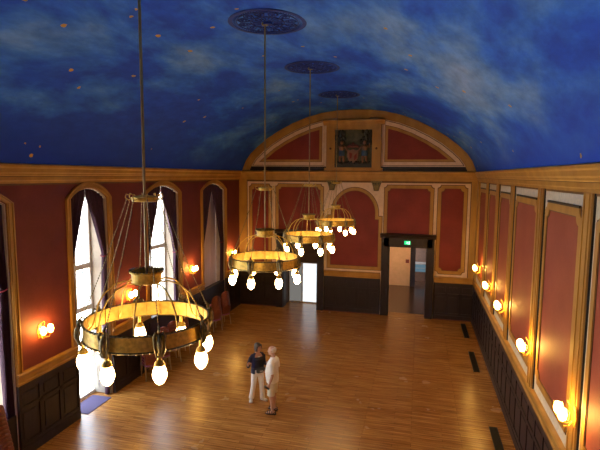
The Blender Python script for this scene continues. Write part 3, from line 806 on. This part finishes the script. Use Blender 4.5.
for i, y in enumerate(YC[1:]):
    r_ = r0 if i == 0 else copy_tree(r0)
    r_.location = (HALL + .05, y, 9.065); tag(r_, WHR[i + 1], 'ceiling rose', 'openwork ceiling roses')

# ---- wall sconces (local: wall plane at x=0, room towards +x)
def sconce():
    s = empty('wall_sconce')
    MB().prism([(-.05, -.1), (.05, -.1), (.07, 0), (.05, .12), (0, .17), (-.05, .12), (-.07, 0)], 'x', 0, .02).build('backplate', 'brass', s, bevel=.006)
    for sd in (-1, 1):
        a = MB().tube([(.02, 0, -.03), (.08, sd * .03, -.09), (.15, sd * .07, -.08), (.17, sd * .085, -.02)], .008, 7).build('arm', 'brass', s, smooth=True)
        MB().lathe([(.001, -.02), (.03, -.015), (.035, 0), (.02, .01), (.001, .01)], (.17, sd * .085, 0), 12).build('lamp_holder', 'brass', a, smooth=True)
        MB().lathe([(.001, .0), (.03, .01), (.05, .045), (.052, .08), (.038, .12), (.018, .15), (.001, .155)], (.17, sd * .085, 0), 12).build('bulb', 'sbulb', a, smooth=True)
        m_ = MB().lathe([(.03, -.005), (.07, .03), (.082, .08), (.075, .13), (.08, .13), (.088, .08), (.075, .025), (.032, -.01)], (.17, sd * .085, 0), 14, closed=True)
        m_.build('glass_shade', glassy, a, smooth=True)
    # wire hoop above
    MB().tube([(.03, -.07, .1), (.08, -.06, .19), (.1, 0, .23), (.08, .06, .19), (.03, .07, .1)], .005, 6).build('wire_hoop', 'brass', s, smooth=True)
    return s
glassy = glass_mat('clear_shade_glass', (1, .96, .88), .1)
s0 = sconce(); first = True
for (x, y, z, rz, lab) in (
    [(XR - .0, yy, 2.66, PI, l) for yy, l in ((18.68, 'first one from the end wall'), (15.75, 'second one from the end wall'), (13.33, 'third one from the end wall'), (10.22, 'fourth one from the end wall'), (7.4, 'fifth and biggest looking one'))] +
    [(XL, yy, 2.6, 0, l) for yy, l in ((8.6, 'between the cut-off curtain and mat'), (11.92, 'between the two brightest arched windows'), (15.85, 'just before the dimmest arched window'), (19.7, 'next to the end wall corner'))]):
    s = s0 if first else copy_tree(s0); first = False
    xx = x - .06 if rz else x
    s.location = (xx, y, z); s.rotation_euler = (0, 0, rz); s.scale = (1.2, 1.2, 1.2)
    tag(s, 'lit two-lamp sconce on the %s wall, %s' % ('panelled' if rz else 'plain maroon', lab), 'wall lamp', 'lit wall sconces on the %s wall' % ('right' if rz else 'left'))

# ---- stacking chairs (local: seat faces +x)
def chair():
    c = empty('stacking_chair')
    # rounded back shell
    m_ = MB(); nu, nv = 10, 12; vs = []
    for j in range(nv + 1):
        t = j / nv; z = .42 + .5 * t
        w = .2 if t < .62 else .2 * math.sqrt(max(0.02, 1 - ((t - .62) / .38) ** 2))
        w = w * (1 if t > .1 else .9)
        for i in range(nu + 1):
            u = -1 + 2 * i / nu; vs.append((-.2 - .1 * t + .045 * u * u, u * w, z))
    m_.add(vs, [(j * (nu + 1) + i, j * (nu + 1) + i + 1, (j + 1) * (nu + 1) + i + 1, (j + 1) * (nu + 1) + i) for j in range(nv) for i in range(nu)])
    b_ = m_.build('backrest', 'chair_wood', c, smooth=True, angle=80); sm = b_.modifiers.new('t', 'SOLIDIFY'); sm.thickness = .02
    MB().ellstack([(0, 0, .43, .2, .2), (0, 0, .445, .22, .22), (0, 0, .475, .22, .22), (0, 0, .49, .19, .19)], 20, 4).build('seat', 'mauve', c, smooth=True)
    for sx in (-1, 1):
        for sy in (-1, 1):
            MB().tube([(sx * .17, sy * .18, .43), (sx * .22, sy * .205, 0)], .012, 8).build('leg', 'chair_leg', c, smooth=True)
    MB().tube([(.17, -.18, .4), (.17, .18, .4), (-.17, .18, .4), (-.17, -.18, .4), (.17, -.18, .4)], .01, 6).build('seat_frame', 'chair_leg', c, smooth=True)
    return c
ch0 = chair(); firstc = True
def put_chair(x, y, z, rz, label, group):
    global firstc
    c = ch0 if firstc else copy_tree(ch0); firstc = False
    c.location = (x, y, z); c.rotation_euler = (0, 0, rz); tag(c, label, 'chair', group)
ORD = ['first', 'second', 'third', 'fourth', 'fifth', 'sixth', 'seventh', 'eighth', 'ninth', 'tenth', 'eleventh']
def stack(x, y, rz, n, where, group, step=.085):
    for k in range(n):
        pos = ORD[k] + ' from the floor'
        put_chair(x + .02 * k * math.cos(rz), y + .02 * k * math.sin(rz), k * step, rz, 'mahogany stacking chair, %s, in the stack %s' % (pos, where), group)
stack(-7.86, 6.98, R(178), 11, 'beside the cut-off curtain', 'chair stack by the curtain', .08)
stack(-7.78, 16.95, R(150), 7, 'against the last plain pier', 'chair stack by the last pier')
stack(-7.74, 17.75, R(150), 7, 'below the dimmest window', 'chair stack by the dimmest window')
for y, n_, l in ((12.3, 5, 'first'), (13.0, 7, 'second'), (13.65, 7, 'third'), (14.3, 6, 'fourth')):
    stack(-7.8, y, R(140), n_, '%s past the mat' % l, '%s chair stack seen through the largest chandelier hoop' % l)

# ------------------------------------------------------------------ people (local: facing +x, left = +y)
def remesh(o, vox):
    m_ = o.modifiers.new('skin', 'REMESH'); m_.mode = 'VOXEL'; m_.voxel_size = vox; m_.use_smooth_shade = True
    s = o.modifiers.new('sm', 'SMOOTH'); s.factor = .5; s.iterations = 3
def hand(mb, w, d, up, side, curl=.3, thumb=1):
    """palm from wrist w along d; up = back of hand normal; side = thumb direction"""
    w, d, up, side = Vector(w), Vector(d).normalized(), Vector(up).normalized(), Vector(side).normalized()
    mb.tube([w - d * .02, w + d * .02, w + d * .05, w + d * .085], [(.022, .022), (.032, .018), (.04, .017), (.04, .014)], 10, ref=side)
    for i, (off, ln) in enumerate(((.029, .068), (.01, .078), (-.009, .072), (-.027, .056))):
        p = w + d * .078 + side * off
        a = p + (d * math.cos(curl) - up * math.sin(curl)) * ln * .45
        b = a + (d * math.cos(curl * 2.2) - up * math.sin(curl * 2.2)) * ln * .32
        e = b + (d * math.cos(curl * 3) - up * math.sin(curl * 3)) * ln * .25
        mb.tube([p, a, b, e], [.0095, .009, .0085, .007], 7)
    t0 = w + d * .025 + side * .022
    mb.tube([t0, t0 + side * .03 + d * .025, t0 + side * .038 + d * .055 - up * .01, t0 + side * .034 + d * .078 - up * .016], [.014, .012, .011, .008], 7)
def head(mb, c, s=1.0, yaw=0):
    h = MB()
    h.ellstack([(.02, 0, -.118, .03, .03), (.02, 0, -.108, .055, .048), (.016, 0, -.085, .074, .058), (.008, 0, -.05, .088, .068), (.0, 0, -.01, .096, .074), (-.004, 0, .03, .1, .078), (-.008, 0, .07, .094, .074), (-.012, 0, .098, .07, .056), (-.014, 0, .115, .035, .028)], 20)
    h.tube([(.09, 0, .02), (.104, 0, -.01), (.116, 0, -.03), (.098, 0, -.038)], [.008, .011, .014, .008], 8)
    for sd in (-1, 1):
        h.ball((.088, sd * .03, .03), .014, 8, 5, (.6, 1.5, .5)); h.tube([(.0, sd * .076, .025), (-.006, sd * .086, .0), (.002, sd * .079, -.03)], [.012, .018, .009], 7)
    h.tube([(.086, -.022, -.062), (.094, 0, -.06), (.086, .022, -.062)], [.006, .008, .006], 6)
    h.ball((.078, 0, -.1), .02, 8, 5)
    h.xf(Matrix.Translation(Vector(c)) @ Matrix.Rotation(yaw, 4, 'Z') @ Matrix.Scale(s, 4)); mb.add(h.v, h.f)
def face_bits(root, c, s, yaw, eye=M['black']):
    X = Matrix.Translation(Vector(c)) @ Matrix.Rotation(yaw, 4, 'Z') @ Matrix.Scale(s, 4)
    for sd in (-1, 1):
        MB().ball((.089, sd * .031, .008), .011, 8, 6, (.7, 1.2, .7)).xf(X).build('eye', paint('eye_dark', (.05, .035, .03)), root, smooth=True)
    MB().tube([(.089, -.02, -.061), (.1, 0, -.058), (.089, .02, -.061)], [.003, .006, .003], 6).xf(X).build('mouth', paint('lips', (.42, .12, .1)), root, smooth=True)
def leg(mb, hip, knee, ankle, k=1.0, toe=None):
    hip, knee, ankle = map(Vector, (hip, knee, ankle))
    mb.tube([hip + Vector((0, 0, .05)), hip, hip.lerp(knee, .4), hip.lerp(knee, .8), knee, knee.lerp(ankle, .15) - Vector((.005, 0, 0)), knee.lerp(ankle, .35) - Vector((.014, 0, 0)), knee.lerp(ankle, .7), ankle],
            [.085 * k, .088 * k, .08 * k, .062 * k, .056 * k, .054 * k, .058 * k, .04 * k, .034 * k], 14)
def foot(mb, ankle, yaw, L_=.25, grow=0):
    a = Vector(ankle); t = MB()
    t.tube([(-.07, 0, .035), (-.05, 0, .04), (0, 0, .045), (.06, 0, .036), (.12, 0, .026), (L_ - .08, 0, .02)], [(.02 + grow, .02 + grow), (.034 + grow, .036 + grow), (.036 + grow, .044 + grow), (.042 + grow, .034 + grow), (.046 + grow, .022 + grow), (.03 + grow, .014 + grow)], 12, ref=(0, 1, 0))
    t.tube([(-.01, 0, .04), (0, 0, .1)], .035 + grow, 10)
    t.xf(Matrix.Translation((a.x, a.y, 0)) @ Matrix.Rotation(yaw, 4, 'Z')); mb.add(t.v, t.f)

def man(loc, rz):
    p = empty('person', loc, rz)
    b = MB()
    HL, KL, AL = (0, .1, .9), (.02, .11, .49), (-.02, .11, .09)
    HR, KR, AR = (0, -.1, .9), (.03, -.11, .49), (.01, -.13, .09)
    leg(b, HL, KL, AL); leg(b, HR, KR, AR); foot(b, AL, R(5)); foot(b, AR, R(-12))
    b.ellstack([(0, 0, .8, .11, .16), (0, 0, .9, .13, .175), (.02, 0, 1.0, .14, .17), (.03, 0, 1.1, .145, .17), (.025, 0, 1.2, .14, .175), (.01, 0, 1.32, .13, .19), (-.01, 0, 1.42, .1, .18), (-.015, 0, 1.47, .07, .1), (-.01, 0, 1.5, .055, .06)], 24)
    b.tube([(-.015, 0, 1.46), (-.0, 0, 1.53), (.015, 0, 1.58)], [.062, .056, .054], 12)
    hc = (.035, 0, 1.665); head(b, hc, 1.0, 0)
    # left arm hanging, hand near hip; right arm bent forward
    b.tube([(-.01, .17, 1.42), (-.02, .215, 1.34), (-.05, .245, 1.2), (-.07, .26, 1.1), (-.03, .26, .98), (.02, .25, .86)], [.05, .05, .045, .037, .036, .025], 12)
    hand(b, (.02, .25, .86), (.25, -.05, -1), (0, 1, .1), (1, .1, .2), .5)
    b.tube([(-.01, -.17, 1.42), (-.01, -.215, 1.34), (-.02, -.24, 1.2), (-.02, -.245, 1.1), (.08, -.22, 1.02), (.19, -.17, 1.0)], [.05, .05, .045, .038, .036, .025], 12)
    hand(b, (.19, -.17, 1.0), (1, .4, .1), (0, -1, .2), (0, .2, 1), .45)
    bo = b.build('body', 'skin_m', p); remesh(bo, .0075)
    face_bits(p, hc, 1.0, 0)
    s = MB()
    s.ellstack([(.015, 0, .84, .155, .2), (.02, 0, .92, .163, .205), (.03, 0, 1.0, .17, .205), (.038, 0, 1.1, .172, .2), (.03, 0, 1.2, .162, .205), (.015, 0, 1.32, .15, .212), (-.01, 0, 1.42, .12, .2), (-.012, 0, 1.475, .085, .12), (-.01, 0, 1.495, .07, .075)], 28)
    s.tube([(-.01, .12, 1.43), (-.02, .215, 1.36), (-.04, .25, 1.24), (-.06, .262, 1.15)], [.06, .072, .074, .076], 14)
    s.tube([(-.01, -.12, 1.43), (-.01, -.215, 1.36), (-.02, -.245, 1.24), (-.02, -.252, 1.15)], [.06, .072, .074, .076], 14)
    so = s.build('shirt', paint('white_cotton_shirt', (.95, .94, .88), (.9, .88, .82), .85, scale=30), p); remesh(so, .011)
    MB().tube([(-.075, 0, 1.5), (-.05, .06, 1.5), (.03, .06, 1.49), (.07, 0, 1.47), (.03, -.06, 1.49), (-.05, -.06, 1.5), (-.075, 0, 1.5)], .014, 7).build('collar', bpy.data.materials['white_cotton_shirt'], p, smooth=True)
    t = MB()
    t.ellstack([(0, 0, .78, .125, .175), (.01, 0, .88, .15, .19), (.02, 0, .93, .155, .19)], 24)
    for sy, kx in ((1, .02), (-1, .03)): t.tube([(0, sy * .09, .86), (.01, sy * .1, .72), (kx, sy * .108, .58), (kx, sy * .11, .5)], [.1, .105, .1, .1], 16)
    to = t.build('shorts', paint('beige_twill', (.72, .68, .52), (.64, .6, .46), .85), p); remesh(to, .011)
    for (A, yw) in ((AL, R(5)), (AR, R(-12))):
        X = Matrix.Translation((A[0], A[1], 0)) @ Matrix.Rotation(yw, 4, 'Z')
        m_ = MB().prism([(-.1, -.03), (-.06, -.045), (.05, -.05), (.13, -.055), (.18, -.035), (.19, 0), (.18, .035), (.13, .055), (.05, .05), (-.06, .045), (-.1, .03)], 'z', .0, .022).xf(X); sd = m_.build('sandal', 'black', p)
        m_ = MB()
        for xx, h in ((.0, .095), (.06, .08), (.12, .058)):
            m_.tube([(xx, -.05, .02), (xx + .01, -.043, h * .75), (xx + .02, 0, h), (xx + .01, .043, h * .75), (xx, .05, .02)], [(.006, .016)] * 5, 8, ref=(0, 0, 1))
        m_.tube([(-.02, -.045, .03), (-.085, -.025, .07), (-.095, 0, .075), (-.085, .025, .07), (-.02, .045, .03)], .009, 6)
        m_.xf(X).build('strap', 'black', sd, smooth=True)
    # thin white hair ring
    h = MB().ellstack([(-.02, 0, -.03, .085, .081), (-.026, 0, .02, .09, .086), (-.034, 0, .06, .082, .083), (-.036, 0, .09, .06, .06), (-.04, 0, .105, .03, .028)], 20).xf(Matrix.Translation(Vector(hc)))
    h.build('hair', paint('thin_white_hair', (.72, .6, .48), (.62, .48, .38), .8, scale=30), p, smooth=True)
    tag(p, 'person in white shirt, beige shorts and black sandals facing a person in navy', 'person')
    ph = MB().box(-.012, .012, -.035, .035, -.075, .075).xf(Matrix.Translation((p.location)) @ Matrix.Rotation(rz, 4, 'Z') @ Matrix.Translation((.075, .275, .775)) @ Matrix.Rotation(R(60), 4, 'Y'))
    o = ph.build('sunglasses_case', 'black', bevel=.008); tag(o, 'small dark case held in the lowered hand of the person in shorts', 'case')
    return p

def woman(loc, rz):
    p = empty('person', loc, rz); b = MB(); q = .93
    HL, KL, AL = (0, .085, .84), (.05, .1, .46), (.07, .12, .09)
    HR, KR, AR = (0, -.085, .84), (.0, -.12, .46), (-.04, -.17, .09)
    leg(b, HL, KL, AL, .9); leg(b, HR, KR, AR, .9); foot(b, AL, R(28), .23); foot(b, AR, R(-28), .23)
    b.ellstack([(0, 0, .74, .1, .15), (0, 0, .84, .115, .165), (.0, 0, .94, .1, .14), (.0, 0, 1.02, .09, .125), (.01, 0, 1.12, .105, .135), (.02, 0, 1.2, .115, .145), (0, 0, 1.3, .085, .155), (-.01, 0, 1.34, .06, .1), (-.01, 0, 1.38, .045, .05)], 24)
    b.tube([(-.012, 0, 1.33), (0, 0, 1.4), (.015, 0, 1.44)], [.05, .045, .044], 12)
    hc = (.03, 0, 1.52); head(b, hc, .93, R(22))
    b.tube([(-.01, .145, 1.3), (-.01, .185, 1.22), (-.03, .21, 1.08), (-.02, .215, 1.01), (.08, .22, 1.04), (.2, .21, 1.12)], [.042, .042, .037, .032, .03, .022], 12)
    hand(b, (.2, .21, 1.12), (1, .1, .55), (.4, .2, -1), (.1, -1, .1), .25)
    b.tube([(-.01, -.145, 1.3), (-.01, -.19, 1.22), (-.03, -.24, 1.09), (-.02, -.26, 1.01), (.07, -.31, 1.05), (.17, -.35, 1.14)], [.042, .042, .037, .032, .03, .022], 12)
    hand(b, (.17, -.35, 1.14), (1, -.3, .7), (.4, -.2, -1), (.1, 1, .1), .25)
    bo = b.build('body', 'skin', p); remesh(bo, .0075); face_bits(p, hc, .93, R(22))
    t = MB(); t.ellstack([(0, 0, .74, .115, .165), (0, 0, .84, .13, .18), (.0, 0, .93, .115, .155), (0, 0, .97, .108, .145)], 24)
    for (H_, K_, A_) in ((HL, KL, AL), (HR, KR, AR)):
        t.tube([(H_[0], H_[1], H_[2] - .02), Vector(H_).lerp(Vector(K_), .5), K_, Vector(K_).lerp(Vector(A_), .5), (A_[0], A_[1], .075)], [.095, .085, .068, .066, .072], 16)
    remesh(t.build('trousers', paint('cream_trousers', (.93, .9, .82), (.88, .84, .75), .85), p), .01)
    t = MB(); t.ellstack([(.0, 0, .9, .125, .16), (.0, 0, 1.0, .108, .14), (.015, 0, 1.12, .125, .148), (.025, 0, 1.2, .13, .155), (.01, 0, 1.26, .105, .15)], 24)
    remesh(t.build('top', paint('black_jersey', (.02, .018, .025), rough=.8), p), .01)
    MB().ellstack([(.012, 0, 1.245, .1, .11), (.012, 0, 1.275, .09, .1), (.005, 0, 1.29, .08, .09)], 20).build('neckline_trim', 'white', p, smooth=True)
    # open navy cardigan: back and side shells plus sleeves
    c = MB(); nu, secs = 26, [(.8, .15, .19), (.9, .145, .188), (1.0, .13, .17), (1.12, .145, .175), (1.2, .15, .182), (1.28, .12, .185), (1.33, .085, .14), (1.36, .065, .085)]
    vo = []
    for layer in (0, .022):
        for z, rx, ry in secs:
            for i in range(nu + 1):
                a = R(42) + (2 * PI - R(84)) * i / nu; vo.append(((rx - layer) * math.cos(a), (ry - layer) * math.sin(a), z))
    k = len(secs) * (nu + 1); fs = []
    for L2 in (0, k):
        fs += [(L2 + j * (nu + 1) + i, L2 + j * (nu + 1) + i + 1, L2 + (j + 1) * (nu + 1) + i + 1, L2 + (j + 1) * (nu + 1) + i) for j in range(len(secs) - 1) for i in range(nu)]
    for j in range(len(secs) - 1):
        for e in (0, nu): fs.append((j * (nu + 1) + e, (j + 1) * (nu + 1) + e, k + (j + 1) * (nu + 1) + e, k + j * (nu + 1) + e))
    for i in range(nu):
        for j in (0, len(secs) - 1): fs.append((j * (nu + 1) + i, j * (nu + 1) + i + 1, k + j * (nu + 1) + i + 1, k + j * (nu + 1) + i))
    c.add(vo, fs)
    c.tube([(-.01, .12, 1.31), (-.01, .185, 1.23), (-.03, .212, 1.09), (-.02, .218, 1.0), (.05, .22, 1.02), (.13, .215, 1.075)], [.05, .058, .052, .05, .047, .044], 14)
    c.tube([(-.01, -.12, 1.31), (-.01, -.19, 1.23), (-.03, -.242, 1.1), (-.02, -.262, 1.0), (.04, -.295, 1.03), (.11, -.325, 1.09)], [.05, .058, .052, .05, .047, .044], 14)
    remesh(c.build('cardigan', paint('navy_knit', (.016, .018, .05), (.01, .012, .035), .9, scale=40), p), .009)
    # hair bob
    h = MB().ellstack([(-.03, 0, -.125, .06, .088), (-.03, 0, -.08, .082, .1), (-.025, 0, -.02, .09, .104), (-.012, 0, .05, .107, .1), (-.012, 0, .09, .1, .088), (-.014, 0, .118, .07, .062), (-.016, 0, .135, .03, .03)], 22)
    h.tube([(.07, -.05, .085), (.05, -.085, .04), (.03, -.092, -.04), (.02, -.085, -.11)], [.022, .024, .024, .016], 8); h.tube([(.07, .05, .085), (.05, .085, .04), (.03, .092, -.04), (.02, .085, -.11)], [.022, .024, .024, .016], 8)
    h.tube([(.085, -.05, .08), (.095, 0, .085), (.085, .05, .08)], .02, 8)
    h.xf(Matrix.Translation(Vector(hc)) @ Matrix.Rotation(R(22), 4, 'Z') @ Matrix.Scale(.93, 4)); remesh(h.build('hair', paint('dark_grey_hair', (.085, .065, .055), (.04, .03, .028), .6, scale=30), p), .009)
    for (A, yw) in ((AL, R(28)), (AR, R(-28))):
        m_ = MB(); foot(m_, A, yw, .235, .008); so = m_.build('shoe', 'white', p); remesh(so, .008)
    # necklace
    MB().tube([(-.05, 0, 1.37), (0, .05, 1.35), (.07, .03, 1.26), (.1, 0, 1.2), (.07, -.03, 1.26), (0, -.05, 1.35), (-.05, 0, 1.37)], .006, 6).build('necklace', 'white', p, smooth=True)
    tag(p, 'person with dark bobbed hair in navy cardigan and cream trousers, forearms raised', 'person')
    X = Matrix.Translation(p.location) @ Matrix.Rotation(rz, 4, 'Z')
    bag = empty('waist_bag', loc, rz)
    remesh(MB().ellstack([(.17, .02, .84, .03, .1), (.175, .02, .87, .045, .13), (.172, .02, .94, .045, .13), (.165, .02, .98, .025, .12)], 18, 3).build('pouch', paint('dark_grey_nylon', (.03, .028, .03), rough=.6), bag), .009)
    MB().tube([(.15 * math.cos(a), .19 * math.sin(a), .955) for a in [2 * PI * k / 24 for k in range(25)]], [(.004, .012)] * 25, 6, ref=(1, 0, 0)).build('strap', bpy.data.materials['dark_grey_nylon'], bag, smooth=True)
    MB().box(.216, .222, -.03, .07, .88, .92).build('pale_patch', 'lead', bag)
    tag(bag, 'dark pouch worn at the waist of the person in the navy cardigan', 'bag')
    return p
woman((-4.16, 11.8, 0), R(-46))
man((-3.54, 11.27, 0), R(178))

# ------------------------------------------------------------------ light
w = bpy.data.worlds.new('sky'); S.world = w; w.use_nodes = True; nt = w.node_tree; nt.nodes.clear()
bg = N(nt, 'ShaderNodeBackground', Strength=13.0); ow = nt.nodes.new('ShaderNodeOutputWorld')
tcw = nt.nodes.new('ShaderNodeTexCoord'); spw = nt.nodes.new('ShaderNodeSeparateXYZ'); nt.links.new(tcw.outputs['Generated'], spw.inputs[0])
nt.links.new(ramp(nt, spw.outputs['Z'], [(.0, (1, .98, .94)), (.5, (.72, .84, 1))]), bg.inputs['Color'])
nt.links.new(bg.outputs[0], ow.inputs[0])
sl = bpy.data.lights.new('sun', 'SUN'); sl.energy = 95; sl.angle = R(1.5); sl.color = (1, .93, .8)
so = bpy.data.objects.new('sun', sl); COL.objects.link(so)
dv = Vector((.14, -.9, -.62)).normalized(); so.rotation_euler = dv.to_track_quat('-Z', 'Y').to_euler(); so.location = (-20, -10, 20)
for a, b in ALLO:
    pl = bpy.data.lights.new('sky_portal', 'AREA'); pl.shape = 'RECTANGLE'; pl.size = 5.7; pl.size_y = b - a
    pl.cycles.is_portal = True
    po = bpy.data.objects.new('sky_portal', pl); COL.objects.link(po); po.location = (XO - .02, (a + b) / 2, 2.9); po.rotation_euler = (0, R(-90), 0)
# unseen globe added to light the hall beyond the doorway
gb = empty('fill_globe', (-1.9, 24.2, 3.6)); MB().ball((0, 0, 0), .16, 14, 10).build('globe', glow('warm_globe', (1, .72, .42), 330), gb, smooth=True); MB().tube([(0, 0, .15), (0, 0, .4)], .02, 8).build('stem', 'brass', gb)
tag(gb, 'unseen warm globe added to light the hall behind the exit sign doorway', 'fill light')

# ------------------------------------------------------------------ camera
cam = bpy.data.cameras.new('camera'); co = bpy.data.objects.new('camera', cam); COL.objects.link(co); S.camera = co
f, yaw, pit, rol = 470.13, .2476, .1053, .0077
cam.sensor_width = 36; cam.lens = f * 36 / 600; cam.clip_start = .05; cam.clip_end = 300
fw = Vector((-math.sin(yaw) * math.cos(pit), math.cos(yaw) * math.cos(pit), -math.sin(pit)))
ri = Vector((math.cos(yaw), math.sin(yaw), 0)); up = ri.cross(fw)
r2 = ri * math.cos(rol) + up * math.sin(rol); u2 = -ri * math.sin(rol) + up * math.cos(rol)
co.matrix_world = Matrix(((r2.x, u2.x, -fw.x, 0), (r2.y, u2.y, -fw.y, 0), (r2.z, u2.z, -fw.z, 6.2), (0, 0, 0, 1)))

S.view_settings.view_transform = 'Standard'; S.view_settings.look = 'None'; S.view_settings.gamma = 1; S.view_settings.use_curve_mapping = False
S.view_settings.exposure = -.38
S.cycles.max_bounces = 7; S.cycles.diffuse_bounces = 4; S.cycles.glossy_bounces = 3; S.cycles.transparent_max_bounces = 12
S.cycles.caustics_reflective = False; S.cycles.caustics_refractive = False
S.cycles.use_denoising = True; S.cycles.sample_clamp_indirect = 4
